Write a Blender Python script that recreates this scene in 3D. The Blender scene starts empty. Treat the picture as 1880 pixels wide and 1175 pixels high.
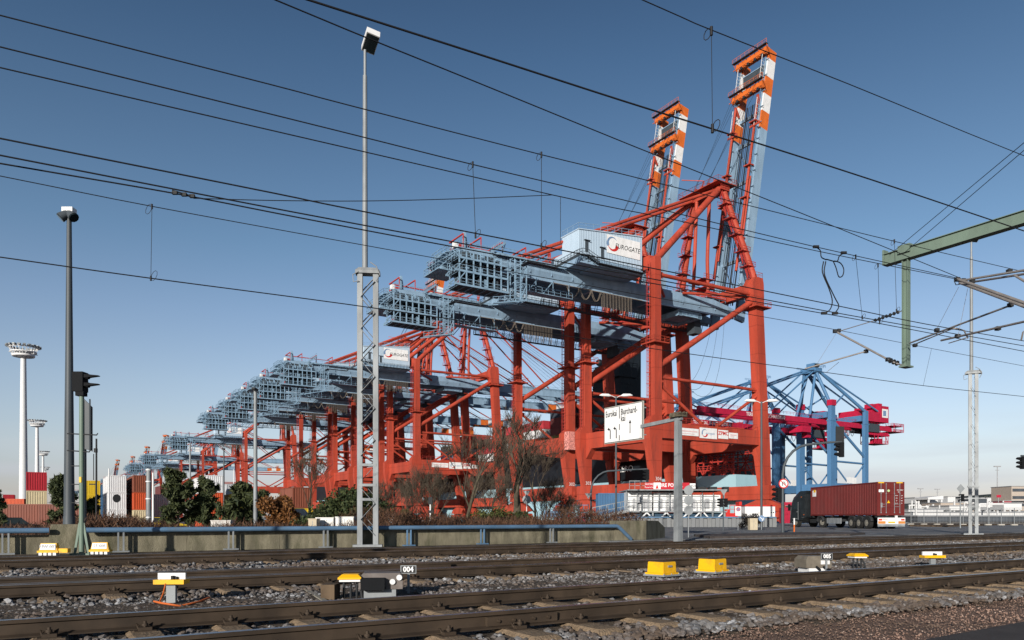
import bpy, math, random
import numpy as np
from mathutils import Vector, Matrix
random.seed(11); NR=np.random.RandomState(5)
sc=bpy.context.scene; COL=sc.collection
# ---------------------------------------------------------------- camera, sky, sun
F=1370.0; HZ=950.0; CH=1.0            # focal length and horizon in photo pixels (1880 wide), camera height
cd=bpy.data.cameras.new('camera'); cam=bpy.data.objects.new('camera',cd); COL.objects.link(cam)
cam.location=(0,0,CH); cam.rotation_euler=(math.pi/2,0,0)
cd.sensor_width=36; cd.lens=F/1880*36; cd.shift_y=(HZ-587.5)/1880; cd.clip_start=.1; cd.clip_end=9000
sc.camera=cam
SUN_AZ=math.radians(22); SUN_EL=math.radians(15)   # light travels 25 deg right of the view axis
w=bpy.data.worlds.new('World'); sc.world=w; w.use_nodes=True
nt=w.node_tree; bg=nt.nodes['Background']
sky=nt.nodes.new('ShaderNodeTexSky'); sky.sky_type='NISHITA'; sky.sun_disc=False
sky.sun_elevation=SUN_EL; sky.sun_rotation=math.pi+SUN_AZ; sky.air_density=1.0; sky.dust_density=.5; sky.ozone_density=1.8
hs=nt.nodes.new('ShaderNodeHueSaturation'); hs.inputs['Saturation'].default_value=.72
nt.links.new(sky.outputs[0],hs.inputs['Color'])
# clear winter sky deepening with height, thin cloud bank low on the horizon
tcw=nt.nodes.new('ShaderNodeTexCoord'); sx=nt.nodes.new('ShaderNodeSeparateXYZ'); nt.links.new(tcw.outputs['Generated'],sx.inputs[0])
cr=nt.nodes.new('ShaderNodeValToRGB'); E_=cr.color_ramp.elements
for i,(p,c) in enumerate(((0,(.76,.73,.91)),(.05,(.80,.77,.93)),(.085,(.92,.90,1)),(.12,(.91,.91,1)),(.165,(.86,.90,1)),(.25,(.70,.82,.98)),(.33,(.53,.73,.90)),(.52,(.32,.51,.70)),(.72,(.15,.26,.42)))):
    e=E_[i] if i<2 else E_.new(p); e.position=p; e.color=(*c,1)
nt.links.new(sx.outputs['Z'],cr.inputs[0])
mw=nt.nodes.new('ShaderNodeMix'); mw.data_type='RGBA'; mw.blend_type='MULTIPLY'; mw.inputs[0].default_value=1
nt.links.new(hs.outputs[0],mw.inputs[6]); nt.links.new(cr.outputs[0],mw.inputs[7])
mpw=nt.nodes.new('ShaderNodeMapping'); mpw.inputs['Scale'].default_value=(2.2,2.2,26); nt.links.new(tcw.outputs['Generated'],mpw.inputs[0])
nzw=nt.nodes.new('ShaderNodeTexNoise'); nzw.inputs['Scale'].default_value=1.6; nzw.inputs['Detail'].default_value=6; nt.links.new(mpw.outputs[0],nzw.inputs[0])
mrw=nt.nodes.new('ShaderNodeMapRange'); mrw.inputs[1].default_value=.45; mrw.inputs[2].default_value=.7; nt.links.new(nzw.outputs[0],mrw.inputs[0])
mrz=nt.nodes.new('ShaderNodeMapRange'); mrz.inputs[1].default_value=.13; mrz.inputs[2].default_value=.05; nt.links.new(sx.outputs['Z'],mrz.inputs[0])
mm=nt.nodes.new('ShaderNodeMath'); mm.operation='MULTIPLY'; nt.links.new(mrw.outputs[0],mm.inputs[0]); nt.links.new(mrz.outputs[0],mm.inputs[1])
m3=nt.nodes.new('ShaderNodeMath'); m3.operation='MULTIPLY'; m3.inputs[1].default_value=.5; nt.links.new(mm.outputs[0],m3.inputs[0])
mc=nt.nodes.new('ShaderNodeMix'); mc.data_type='RGBA'; mc.inputs[7].default_value=(4.4,4.6,5.1,1); nt.links.new(m3.outputs[0],mc.inputs[0]); nt.links.new(mw.outputs[2],mc.inputs[6])
nt.links.new(mc.outputs[2],bg.inputs['Color']); bg.inputs['Strength'].default_value=.0935
sd=bpy.data.lights.new('sun','SUN'); sd.energy=5.0; sd.angle=math.radians(.5); sd.color=(1,.93,.83)
so=bpy.data.objects.new('sun',sd); COL.objects.link(so)
tr=Vector((math.sin(SUN_AZ)*math.cos(SUN_EL),math.cos(SUN_AZ)*math.cos(SUN_EL),-math.sin(SUN_EL)))
so.rotation_euler=tr.to_track_quat('-Z','Y').to_euler(); so.location=(-40,-60,60)
sc.view_settings.view_transform='Standard'; sc.view_settings.look='None'; sc.view_settings.exposure=.45; sc.view_settings.gamma=1
# ---------------------------------------------------------------- frames: u runs along the railway, q along the quay
U=(.85,.527); Q=(-.527,.85); TH=math.atan2(.527,.85)
def W(u,q,z=0): return (U[0]*u+Q[0]*q, U[1]*u+Q[1]*q, z)
def at(px,d,z=0): return ((px-940)/F*d, d, z)
def zy(py,d): return (HZ-py)/F*d+CH
def onq(px,q):
    xp=(px-940)/F; return q*(.85*xp+.527)/(.85-.527*xp)
def onu(px,u):
    xp=(px-940)/F; return u*(.85-.527*xp)/(.85*xp+.527)
def pq(px,py,q):
    u=onq(px,q); d=.85*q+.527*u; return W(u,q,zy(py,d))
V=Vector
# ---------------------------------------------------------------- mesh builder
class MB:
    def __init__(s): s.v=[];s.f=[];s.sm=[];s.mi=[]
    def add(s,vs,fs,sm=False,mi=0):
        b=len(s.v); s.v+=[tuple(p) for p in vs]
        for f in fs: s.f.append([b+i for i in f]); s.sm.append(sm); s.mi.append(mi)
        return s
    def box(s,x0,y0,z0,x1,y1,z1,mi=0):
        return s.add([(x0,y0,z0),(x1,y0,z0),(x1,y1,z0),(x0,y1,z0),(x0,y0,z1),(x1,y0,z1),(x1,y1,z1),(x0,y1,z1)],
              [(0,3,2,1),(4,5,6,7),(0,1,5,4),(1,2,6,5),(2,3,7,6),(3,0,4,7)],mi=mi)
    def cbox(s,c,sz,mi=0,M=None):
        vs=[V((sx*sz[0]/2,sy*sz[1]/2,szz*sz[2]/2)) for szz in(-1,1) for sx,sy in((-1,-1),(1,-1),(1,1),(-1,1))]
        if M is not None: vs=[M@p for p in vs]
        vs=[p+V(c) for p in vs]
        return s.add(vs,[(0,3,2,1),(4,5,6,7),(0,1,5,4),(1,2,6,5),(2,3,7,6),(3,0,4,7)],mi=mi)
    def beam(s,p0,p1,w,h=None,mi=0,up=(0,0,1)):
        h=w if h is None else h; p0=V(p0);p1=V(p1);d=(p1-p0)
        if d.length<1e-6: return s
        d.normalize(); up=V(up)
        if abs(d.dot(up))>.98: up=V((1,0,0))
        a=d.cross(up).normalized()*(w/2); b=a.cross(d).normalized()*(h/2)
        vs=[p0-a-b,p0+a-b,p0+a+b,p0-a+b,p1-a-b,p1+a-b,p1+a+b,p1-a+b]
        return s.add(vs,[(0,3,2,1),(4,5,6,7),(0,1,5,4),(1,2,6,5),(2,3,7,6),(3,0,4,7)],mi=mi)
    def loft(s,secs,mi=0,sm=False,cap=True):
        n=len(secs[0]);vs=[p for q in secs for p in q];fs=[]
        for k in range(len(secs)-1):
            for i in range(n):
                j=(i+1)%n; fs.append((k*n+i,k*n+j,k*n+n+j,k*n+n+i))
        s.add(vs,fs,sm,mi)
        if cap: s.add(secs[0],[tuple(range(n-1,-1,-1))],False,mi); s.add(secs[-1],[tuple(range(n))],False,mi)
        return s
    def path(s,pts,r,n=8,mi=0,cap=True):
        pts=[V(p) for p in pts]; rs=r if isinstance(r,(list,tuple)) else [r]*len(pts); secs=[]; ref=None
        for i,p in enumerate(pts):
            d=(pts[min(i+1,len(pts)-1)]-pts[max(i-1,0)])
            if d.length<1e-9: d=V((0,0,1))
            d.normalize()
            if ref is None: ref=V((0,0,1)) if abs(d.z)<.9 else V((1,0,0))
            a=d.cross(ref)
            if a.length<1e-4: a=d.cross(V((0,1,0)))
            a.normalize(); b=a.cross(d).normalized(); ref=b
            secs.append([p+(a*math.cos(2*math.pi*k/n)+b*math.sin(2*math.pi*k/n))*rs[i] for k in range(n)])
        return s.loft(secs,mi,True,cap)
    def tube(s,p0,p1,r,r1=None,n=10,mi=0): return s.path([p0,p1],[r,r if r1 is None else r1],n,mi)
    def prism(s,poly,vec,mi=0):
        vec=V(vec); return s.loft([[V(p) for p in poly],[V(p)+vec for p in poly]],mi)
    def sphere(s,c,r,n=10,m=6,mi=0,sc3=(1,1,1)):
        secs=[]
        for k in range(1,m):
            t=math.pi*k/m
            secs.append([V(c)+V((math.sin(t)*math.cos(2*math.pi*i/n)*r*sc3[0],math.sin(t)*math.sin(2*math.pi*i/n)*r*sc3[1],-math.cos(t)*r*sc3[2])) for i in range(n)])
        return s.loft(secs,mi,True)
    def rail(s,pts,h=1.1,sp=2.0,r=.045,mid=True,mi=0):
        for a,b in zip(pts[:-1],pts[1:]):
            a=V(a);b=V(b);L=(b-a).length;n=max(1,round(L/sp));z=V((0,0,1))
            s.beam(a+z*h,b+z*h,r*1.5,mi=mi)
            if mid: s.beam(a+z*h*.5,b+z*h*.5,r,mi=mi)
            for k in range(n+1):
                p=a+(b-a)*(k/n); s.beam(p,p+z*h,r,mi=mi)
        return s
    def build(s,name,mat,parent=None,loc=None,rz=0):
        me=bpy.data.meshes.new(name); me.from_pydata(s.v,[],s.f)
        mats=mat if isinstance(mat,(list,tuple)) else [mat]
        for m in mats: me.materials.append(m)
        me.polygons.foreach_set('use_smooth',s.sm); me.polygons.foreach_set('material_index',s.mi); me.update()
        return link(name,me,parent,loc,rz)
def link(name,me,parent=None,loc=None,rz=0):
    o=bpy.data.objects.new(name,me); COL.objects.link(o)
    if parent: o.parent=parent
    if loc: o.location=loc
    o.rotation_euler=(0,0,rz); return o
def np_mesh(name,v,f,mat,n=3,smooth=False,parent=None):
    v=np.asarray(v,np.float32).reshape(-1,3); f=np.asarray(f,np.int32).reshape(-1,n)
    me=bpy.data.meshes.new(name); me.vertices.add(len(v)); me.vertices.foreach_set('co',v.ravel())
    me.loops.add(f.size); me.loops.foreach_set('vertex_index',f.ravel())
    me.polygons.add(len(f)); me.polygons.foreach_set('loop_start',np.arange(0,f.size,n,dtype=np.int32))
    me.polygons.foreach_set('use_smooth',np.full(len(f),smooth)); me.update(calc_edges=True); me.validate()
    for m in (mat if isinstance(mat,(list,tuple)) else [mat]): me.materials.append(m)
    return link(name,me,parent)
def tag(o,label,cat,group=None):
    o['label']=label; o['category']=cat
    if group: o['group']=group
    return o
def thing(name,label,cat,loc=(0,0,0),rz=0,group=None):
    o=bpy.data.objects.new(name,None); COL.objects.link(o); o.empty_display_size=.3
    o.location=loc; o.rotation_euler=(0,0,rz); return tag(o,label,cat,group)
def struct(o,kind='structure'): o['kind']=kind; return o
def copy_tree(o,loc=None,rz=None,label=None,group=None,parent=None):
    c=o.copy(); COL.objects.link(c)
    if parent: c.parent=parent
    if loc: c.location=loc
    if rz is not None: c.rotation_euler=(0,0,rz)
    if label: c['label']=label
    if group: c['group']=group
    for ch in list(o.children): copy_tree(ch,parent=c)
    return c
# ---------------------------------------------------------------- materials
KA=.76   # paints photographed in low winter sun, exposed a little bright
def mat(name,col,rough=.5,metal=0,var=.12,scale=2.0,dirt=None,damt=.35,dscale=1.2,streak=1.0,bump=0,bscale=30,island=0,emit=0,coord='Object',spec=.22,seam=0):
    col=tuple(x*KA for x in col); dirt=tuple(x*KA for x in dirt) if dirt else None
    m=bpy.data.materials.new(name); m.use_nodes=True; n=m.node_tree.nodes; l=m.node_tree.links
    b=n['Principled BSDF']; b.inputs['Roughness'].default_value=rough; b.inputs['Metallic'].default_value=metal
    b.inputs['Specular IOR Level'].default_value=spec
    tc=n.new('ShaderNodeTexCoord'); mp=n.new('ShaderNodeMapping'); mp.inputs['Scale'].default_value=(1,1,streak)
    l.new(tc.outputs[coord],mp.inputs[0])
    nz=n.new('ShaderNodeTexNoise'); nz.inputs['Scale'].default_value=scale; nz.inputs['Detail'].default_value=5
    l.new(mp.outputs[0],nz.inputs[0])
    mx=n.new('ShaderNodeMix'); mx.data_type='RGBA'
    c=V(col); mx.inputs[6].default_value=(*[max(0,x*(1-var)) for x in col],1); mx.inputs[7].default_value=(*[min(1,x*(1+var)) for x in col],1)
    mr=n.new('ShaderNodeMapRange'); mr.inputs[1].default_value=.3; mr.inputs[2].default_value=.7
    l.new(nz.outputs[0],mr.inputs[0]); l.new(mr.outputs[0],mx.inputs[0]); out=mx.outputs[2]
    if island:
        g=n.new('ShaderNodeNewGeometry'); hv=n.new('ShaderNodeHueSaturation'); r=n.new('ShaderNodeMapRange')
        r.inputs[3].default_value=1-island; r.inputs[4].default_value=1+island
        l.new(g.outputs['Random Per Island'],r.inputs[0]); l.new(r.outputs[0],hv.inputs['Value']); l.new(out,hv.inputs['Color']); out=hv.outputs[0]
    if dirt:
        n2=n.new('ShaderNodeTexNoise'); n2.inputs['Scale'].default_value=dscale; n2.inputs['Detail'].default_value=8; n2.inputs['Roughness'].default_value=.7
        l.new(mp.outputs[0],n2.inputs[0]); r2=n.new('ShaderNodeMapRange'); r2.inputs[1].default_value=.48; r2.inputs[2].default_value=.72; r2.inputs[4].default_value=damt
        l.new(n2.outputs[0],r2.inputs[0]); m2=n.new('ShaderNodeMix'); m2.data_type='RGBA'; m2.inputs[7].default_value=(*dirt,1)
        l.new(r2.outputs[0],m2.inputs[0]); l.new(out,m2.inputs[6]); out=m2.outputs[2]
    if seam:   # welded plate joints every few metres
        sp=n.new('ShaderNodeSeparateXYZ'); l.new(tc.outputs[coord],sp.inputs[0]); md=n.new('ShaderNodeMath'); md.operation='PINGPONG'; md.inputs[1].default_value=seam; l.new(sp.outputs['Z'],md.inputs[0])
        lt=n.new('ShaderNodeMath'); lt.operation='LESS_THAN'; lt.inputs[1].default_value=.07; l.new(md.outputs[0],lt.inputs[0]); ml=n.new('ShaderNodeMath'); ml.operation='MULTIPLY'; ml.inputs[1].default_value=.45; l.new(lt.outputs[0],ml.inputs[0])
        m4=n.new('ShaderNodeMix'); m4.data_type='RGBA'; m4.inputs[7].default_value=(*[x*.35 for x in col],1); l.new(ml.outputs[0],m4.inputs[0]); l.new(out,m4.inputs[6]); out=m4.outputs[2]
    l.new(out,b.inputs['Base Color'])
    if bump:
        n3=n.new('ShaderNodeTexNoise'); n3.inputs['Scale'].default_value=bscale; n3.inputs['Detail'].default_value=6
        l.new(tc.outputs[coord],n3.inputs[0]); bp=n.new('ShaderNodeBump'); bp.inputs['Strength'].default_value=bump; bp.inputs['Distance'].default_value=.05
        l.new(n3.outputs[0],bp.inputs['Height']); l.new(bp.outputs[0],b.inputs['Normal'])
    return m
RED=mat('crane_red',(.42,.060,.033),.6,var=.28,scale=.4,dirt=(.14,.036,.027),damt=.8,dscale=.8,streak=.16,seam=3.1)
REDP=mat('crane_red_small',(.42,.045,.035),.55)
BLU=mat('crane_bluegrey',(.24,.36,.49),.6,var=.14,scale=.6,dirt=(.15,.21,.27),damt=.5,dscale=.5,streak=.25)
BLG=mat('gallery_bluegrey',(.21,.33,.45),.6,var=.25,scale=.9)
GRD=mat('grating_dark',(.05,.065,.08),.7,spec=.2)
HOUSE=mat('house_bluegrey',(.42,.54,.66),.6,var=.05,scale=.6,dirt=(.32,.42,.52),damt=.5,dscale=.6,streak=.2)
ORG=mat('boom_orange',(.62,.14,.025),.5,var=.12,scale=.8)
WHT=mat('paint_white',(.74,.75,.76),.5,var=.05,dirt=(.5,.5,.48),damt=.5)
DRK=mat('dark_steel',(.025,.027,.03),.7,spec=.2)
BLK=mat('black_paint',(.007,.008,.010),.8,spec=.15)
CABLE=mat('cable_black',(.014,.014,.016),.6)
TAN=mat('hose_tan',(.20,.17,.14),.7)
SIGNW=mat('sign_white',(.80,.81,.82),.5,var=.06,scale=1.2,dirt=(.50,.49,.46),damt=.45,dscale=1.6,streak=.4)
LRED=mat('logo_red',(.55,.03,.025),.4); LBLU=mat('logo_blue',(.16,.26,.42),.4)
GALV=mat('galvanised_steel',(.25,.27,.285),.55,metal=.15,var=.25,scale=3,dirt=(.2,.21,.22),damt=.5,dscale=2,streak=.3)
GREEN=mat('green_paint',(.15,.21,.17),.5,var=.12,scale=1.5,dirt=(.10,.12,.10),damt=.5,streak=.3)
LAMPG=mat('lamp_post_grey',(.065,.078,.09),.5,var=.2,scale=1.5,streak=.3)
PIPE=mat('guard_pipe_blue',(.10,.19,.31),.45,var=.15,scale=1.2,dirt=(.12,.15,.18),damt=.6,dscale=2.5)
YEL=mat('yellow_paint',(.85,.46,.008),.45,var=.08,scale=3,dirt=(.30,.17,.03),damt=.7,dscale=5)
GLASS=mat('dark_glass',(.02,.03,.035),.12)
TYRE=mat('tyre_rubber',(.02,.02,.02),.8); RIM=mat('wheel_rim',(.35,.33,.28),.45,metal=.5)
# ---------------------------------------------------------------- lettering
def text(parent,s,size,m,loc,rot=(math.pi/2,0,0),ax='CENTER',name='lettering',sx=1.0,shear=0,bold=0):
    cu=bpy.data.curves.new(name,'FONT'); cu.body=s; cu.size=size; cu.align_x=ax; cu.align_y='CENTER'; cu.extrude=.004; cu.shear=shear; cu.offset=bold; cu.resolution_u=2
    t=bpy.data.objects.new('t',cu); COL.objects.link(t)
    me=bpy.data.meshes.new_from_object(t.evaluated_get(bpy.context.evaluated_depsgraph_get()))
    bpy.data.objects.remove(t); bpy.data.curves.remove(cu); me.name=name; me.materials.clear(); me.materials.append(m)
    o=link(name,me,parent,loc); o.rotation_euler=rot; o.scale=(sx,1,1); return o
def arc(mb,cx,cz,y,r,a0,a1,w0,w1,mi=0,n=18):
    vs=[];fs=[]
    for k in range(n+1):
        t=k/n;a=math.radians(a0+(a1-a0)*t);w=w0+(w1-w0)*t
        for rr in(r-w/2,r+w/2): vs.append((cx+rr*math.cos(a),y,cz+rr*math.sin(a)))
    for k in range(n): fs.append((2*k,2*k+1,2*k+3,2*k+2))
    mb.add(vs,fs,mi=mi)
def emblem(parent,cx,cz,y,r):
    m=MB(); arc(m,cx,cz,y,r,40,205,.04*r,.52*r,0); arc(m,cx,cz,y,r,200,345,.05*r,.6*r,1); return m.build('emblem',[LBLU,LRED],parent)
# ================================================================ red container cranes
GW=29.5; LY=11.4
def rect(x0,x1,y0,y1,z): return [(x0,y0,z),(x1,y0,z),(x1,y1,z),(x0,y1,z)]
def make_crane(name,label,up):
    R=thing(name,label,'crane')
    for sy in(-1,1):
        y=sy*LY
        m=MB(); m.loft([rect(-.85,.95,y-.9,y+.9,8),rect(-2.3,.98,y-.95,y+.95,16.8),rect(-2.3,1.1,y-.95,y+.95,20.4),rect(-.95,.95,y-.95,y+.95,21.6),rect(-.95,.95,y-.95,y+.95,36)])
        m.loft([rect(-.8,.8,y-.85,y+.85,36),rect(-.8,.8,y-.85,y+.85,53.2)])
        lg=m.build('leg',RED,R)
        m=MB(); m.box(-2,y-2,35.8,2,y+2,36.05); m.rail([(-2,y-2,36),(2,y-2,36),(2,y+2,36),(-2,y+2,36),(-2,y-2,36)],1.1,1.3)
        m.build('platform',RED,lg)
        m=MB()
        for dx in(-.35,.35): m.beam((-1.5,y-.3*sy+dx,21),(-1.5,y-.3*sy+dx,52.5),.07)
        for k in range(42): m.beam((-1.5,y-.3*sy-.35,21+k*.75),(-1.5,y-.3*sy+.35,21+k*.75),.06)
        for k in range(0,42,3):
            m.beam((-1.5,y-.3*sy-.35,21+k*.75),(-2.1,y-.3*sy,21+k*.75),.06); m.beam((-1.5,y-.3*sy+.35,21+k*.75),(-2.1,y-.3*sy,21+k*.75),.06)
            m.beam((-1.5,y-.3*sy,21+k*.75),(-.8,y-.3*sy,21+k*.75),.06)
        m.beam((-2.1,y-.3*sy,21),(-2.1,y-.3*sy,51),.05); m.build('ladder',REDP,lg)
        m=MB(); m.loft([rect(31.7,33.6,y-1.1,y+1.1,8),rect(30.0,33.2,y-1.15,y+1.15,16.8),rect(29.8,33.0,y-1.15,y+1.15,20.4),rect(30.3,32.7,y-1.15,y+1.15,21.6),rect(28.6,31.0,y-1.15,y+1.15,47.5)])
        m.loft([rect(28.4,31.0,y-1.3,y+1.3,47.5),rect(27.6,31.0,y-1.3,y+1.3,50),rect(27.4,30.9,y-1.3,y+1.3,52.6),rect(28.2,30.6,y-1.3,y+1.3,53.9)])
        lg=m.build('leg',RED,R)
        m=MB(); m.box(27.3,y-2.3,47.2,32.2,y+2.3,47.45); m.rail([(27.3,y-2.3,47.4),(32.2,y-2.3,47.4),(32.2,y+2.3,47.4)],1.1,1.3)
        m.build('platform',RED,lg); m=MB()
        m.rail([(28.2,y-1.2,53.9),(30.6,y-1.2,53.9),(30.6,y+1.2,53.9),(28.2,y+1.2,53.9)],1.1,1.0); m.build('top_railing',RED,lg)
        # beams and braces of this side frame
        m=MB(); m.box(-.6,y-.85,17,31.6,y+.85,20.2); m.build('portal_beam',RED,R)
        m=MB(); m.box(1.6,y-1.5*sy-.5,20.21,29.2,y-1.5*sy+.5,20.32); m.rail([(1.6,y+.8*sy,20.3),(29.3,y+.8*sy,20.3)],1.1,1.5)
        for x in(9,20): m.box(x,y-.95,20.2,x+5,y+.95,20.45)
        m.build('walkway',REDP,R)
        for p0,p1,r in(((.6,50),(28.4,50.3),.40),((.8,31.4),(28.6,48.8),.62),((.8,29.3),(30.3,29.3),.33),((.8,28.2),(13.6,20.3),.34),((30.2,28.0),(17.4,20.3),.34)):
            m=MB(); m.tube((p0[0],y,p0[1]),(p1[0],y,p1[1]),r,n=14)
            for p in(p0,p1):
                d=V((p1[0]-p0[0],0,p1[1]-p0[1])).normalized()*(1 if p is p0 else -1); m.cbox(V((p[0],y,p[1]))+d*.7,(1.5,.12,r*3.0))
            m.build('brace',RED,R)
        m=MB(); m.tube((.6,y*.98,49.4),(8.5,sy*4.9,48.4),.3,n=10); m.tube((28.6,y*.98,50),(14,sy*4.9,50.0),.3,n=10); m.build('brace',RED,R)
        # apex frame
        m=MB(); m.path([(29.3,y,53.8),(28.6,sy*9.2,61),(27.7,sy*6.6,69),(27,sy*4.4,76)],[.78,.75,.72,.7],14); ms=m.build('mast',RED,R)
        m=MB(); P=[V((29.3,y,53.8)),V((28.6,sy*9.2,61)),V((27.7,sy*6.6,69)),V((27,sy*4.4,76))]
        for k in range(3):
            a,b=P[k],P[k+1]; o=V((-1.6,0,0)); o2=V((1.1,0,0))
            for t in(.0,.5):
                pa=a+(b-a)*t; pb=a+(b-a)*(t+.5)
                for w in(-.4,.4):
                    q=V((0,w,0)); m.beam(pa+o+q,pb+o2*0+q+V((-1.0,0,-.9)),.12); m.rail([pa+o+q,pb+V((-1.0,0,-.9))+q],1.0,1.2,.05)
                n=8
                for i in range(n): c=pa+o+(pb+V((-1.0,0,-.9))-pa-o)*(i/n); m.beam(c-V((0,.4,0)),c+V((0,.4,0)),.16,.06)
                m.cbox(pb+V((-.6,0,-.8)),(2.6,2.4,.1)); z=pb+V((-.6,0,-.8)); m.rail([z+V((-1.3,-1.2,0)),z+V((1.3,-1.2,0)),z+V((1.3,1.2,0)),z+V((-1.3,1.2,0))],1.0,1.3,.05)
        m.build('stairs',REDP,ms)
        m=MB(); m.tube((.3,y*.99,53.0),(25.8,sy*4.4,75.6),.72,n=14); m.build('diagonal',RED,R)
        m=MB(); m.tube((26.2,sy*3.6,75.9),(-28.7,sy*4,50.0),.36,n=12); m.beam((-16.5,sy*4,49.6),(-15.2,sy*4,56.2),.3); m.build('backstay',RED,R)
        m=MB(); m.path([(25.3,sy*2,74.8),(24.6,sy*2,60),(24.4,sy*2.4,50.8)],.42,12); m.build('strut',RED,R)
        # bogies
        for xc in(0.05,32.6):
            m=MB(); yc=y
            m.prism([(xc-.7,yc-6.0,2.6),(xc-.7,yc-4.8,3.9),(xc-.7,yc-1.4,5.0),(xc-.7,yc+1.4,5.0),(xc-.7,yc+4.8,3.9),(xc-.7,yc+6.0,2.6),(xc-.7,yc+3,2.3),(xc-.7,yc-3,2.3)],(1.4,0,0))
            for s in(-3.9,3.9):
                m.prism([(xc-.9,yc+s-2.2,1.0),(xc-.9,yc+s-1.6,2.0),(xc-.9,yc+s+1.6,2.0),(xc-.9,yc+s+2.2,1.0)],(1.8,0,0)); m.box(xc-.4,yc+s-.4,1.9,xc+.4,yc+s+.4,3.2)
                for t in(-1.5,-.5,.5,1.5): m.tube((xc-.35,yc+s+t*1.0,.45),(xc+.35,yc+s+t,.45),.42,n=12)
            m.build('bogie',RED,R)
    for x in(0.0,31.6):
        m=MB(); m.box(x-.75,-LY+1.0,16.4,x+.75,LY-1.0,19.9)
        m.prism([(x-.74,-LY+1,16.4),(x-.74,-LY+3,16.4),(x-.74,-LY+1,14.2)],(1.48,0,0)); m.prism([(x-.74,LY-1,16.4),(x-.74,LY-3,16.4),(x-.74,LY-1,14.2)],(1.48,0,0)); m.build('portal_beam',RED,R)
    for x in(.05,32.6):
        m=MB(); m.box(x-1.0,-13.6,5.0,x+1.0,13.6,8.1)
        for y in(-13.6,13.6): m.box(x-.5,y-.2 if y>0 else y-.6,6,x+.5,y+.6 if y>0 else y+.2,7); 
        m.build('sill_beam',RED,R)
    for x,z in((0,51.3),(29.3,50.4)):
        m=MB(); m.box(x-.7,-LY+.9,z,x+.7,LY-.9,z+2.6); m.build('cross_beam',RED,R)
    # apex head
    m=MB(); m.box(25.6,-5.4,75.2,28.2,5.4,76.3); m.cbox((27,0,77),(1.6,5,1.2)); m.box(23.6,-6.2,76.5,29.6,6.2,76.65)
    m.rail([(23.6,-6.2,76.6),(29.6,-6.2,76.6),(29.6,6.2,76.6),(23.6,6.2,76.6),(23.6,-6.2,76.6)],1.1,1.4)
    m.beam((23.5,-2,77.8),(20.5,2,78.8),.16); m.beam((23.8,-1,76.6),(23.5,-2,77.8),.2)
    for s in(-3,-1,1,3): m.tube((26.3,s-.15,77.7),(26.3,s+.15,77.7),.75,n=14)
    m.build('apex_head',RED,R)
    # girders
    for s in(-1,1):
        y=s*3.9; m=MB()
        def gsec(x,z0,zt): return [(x,y-.6,zt),(x,y+.6,zt),(x,y+.6,48.5),(x,y+(.6 if s<0 else .1),z0),(x,y-(.1 if s<0 else .6),z0),(x,y-.6,48.5)]
        m.loft([gsec(-41,48.2,49.6),gsec(-37,47.3,50.1),gsec(24,47.3,50.2),gsec(29,47.35,49.3),gsec(31.5,47.4,48.7)])
        m.box(-36,y-.15,46.85,31,y+.15,47.3); 
        for k in range(13): m.box(-35.5+k*5,y-.63,47.9,-35.42+k*5,y+.63,50.0)
        m.build('girder',BLU,R)
        m=MB(); ya,yb=sorted((s*4.55,s*5.5)); x1=-18.0
        m.box(-34,ya,49.75,x1,yb,49.86); m.rail([(-34,s*5.45,49.86),(x1,s*5.45,49.86)],1.1,2,.05)
        m.rail([(2,s*4.3,50.2),(28,s*4.3,50.0)],1.0,2,.05); m.beam((-18.2,s*4.6,49.8),(2,s*4.3,50.2),.05)
        for k in range(7): m.beam((-34+k*2.6,s*4.5,49.1),(-34+k*2.6,s*5.4,49.75),.09); m.cbox((-33+k*2.5,s*5.5,49.6),(.45,.2,.25))
        m.box(-34,s*5.47-.03,49.4,x1,s*5.47+.03,49.9)
        m.build('walkway',BLG,R)
    m=MB(); m.box(-37,-3.35,49.2,27,3.35,49.32)  # plate added between the girders to block sky light and darken their underside
    for x in(-39.5,-36,-24,-8,8,22,26): m.box(x-.35,-3.35,47.9,x+.35,3.35,49.7)
    m.build('girder_tie_shade_plate',BLU,R)
    m=MB(); m.box(-16,5.1,45.3,30,6.1,45.45); m.rail([(-16,5.1,45.4),(30,5.1,45.4)],1.1,1.6,.05); m.rail([(-16,6.1,45.4),(30,6.1,45.4)],1.1,1.6,.05)
    for k in range(24): m.beam((-16+k*2,5.1,45.4),(-16+k*2,4.6,47.4),.1); m.beam((-16+k*2,6.1,45.4),(-16+k*2,4.6,49.2),.09)
    m.build('walkway',GRD,R)
    # machine house on its deck, standing out toward the landside frame
    m=MB(); m.loft([[(-17.5,-9.6,49.75),(-1.7,-9.6,49.75),(-1.7,6.6,49.75),(-17.5,6.6,49.75)],[(-17.5,-9.6,50.75),(-1.7,-9.6,50.75),(-1.7,6.6,50.75),(-17.5,6.6,50.75)]])
    m.box(-14,-9.0,49.45,-5,-4.6,49.75); m.box(-17.2,-9.2,50.75,-1.9,4.3,51.2)
    m.build('house_deck',BLU,R)
    m=MB(); zr=lambda x:56.05+(x+17.6)*.1
    def corr(p0,p1,z0,n,dep):
        p0=V(p0);p1=V(p1);d=(p1-p0);nn=V((d.y,-d.x,0)).normalized()*dep;vs=[]
        for k in range(n*2+1):
            b=p0+d*(k/(n*2))+(nn if k%2 else V((0,0,0))); vs+=[(b.x,b.y,z0),(b.x,b.y,zr(b.x))]
        m.add(vs,[(2*k,2*k+2,2*k+3,2*k+1) for k in range(n*2)])
    c=[(-17.6,-9.3),(-1.6,-9.3),(-1.6,-3.9),(-17.6,-3.9)]
    for i in range(4): corr((*c[i],0),(*c[(i+1)%4],0),51.2,40 if i%2==0 else 14,.05)
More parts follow.
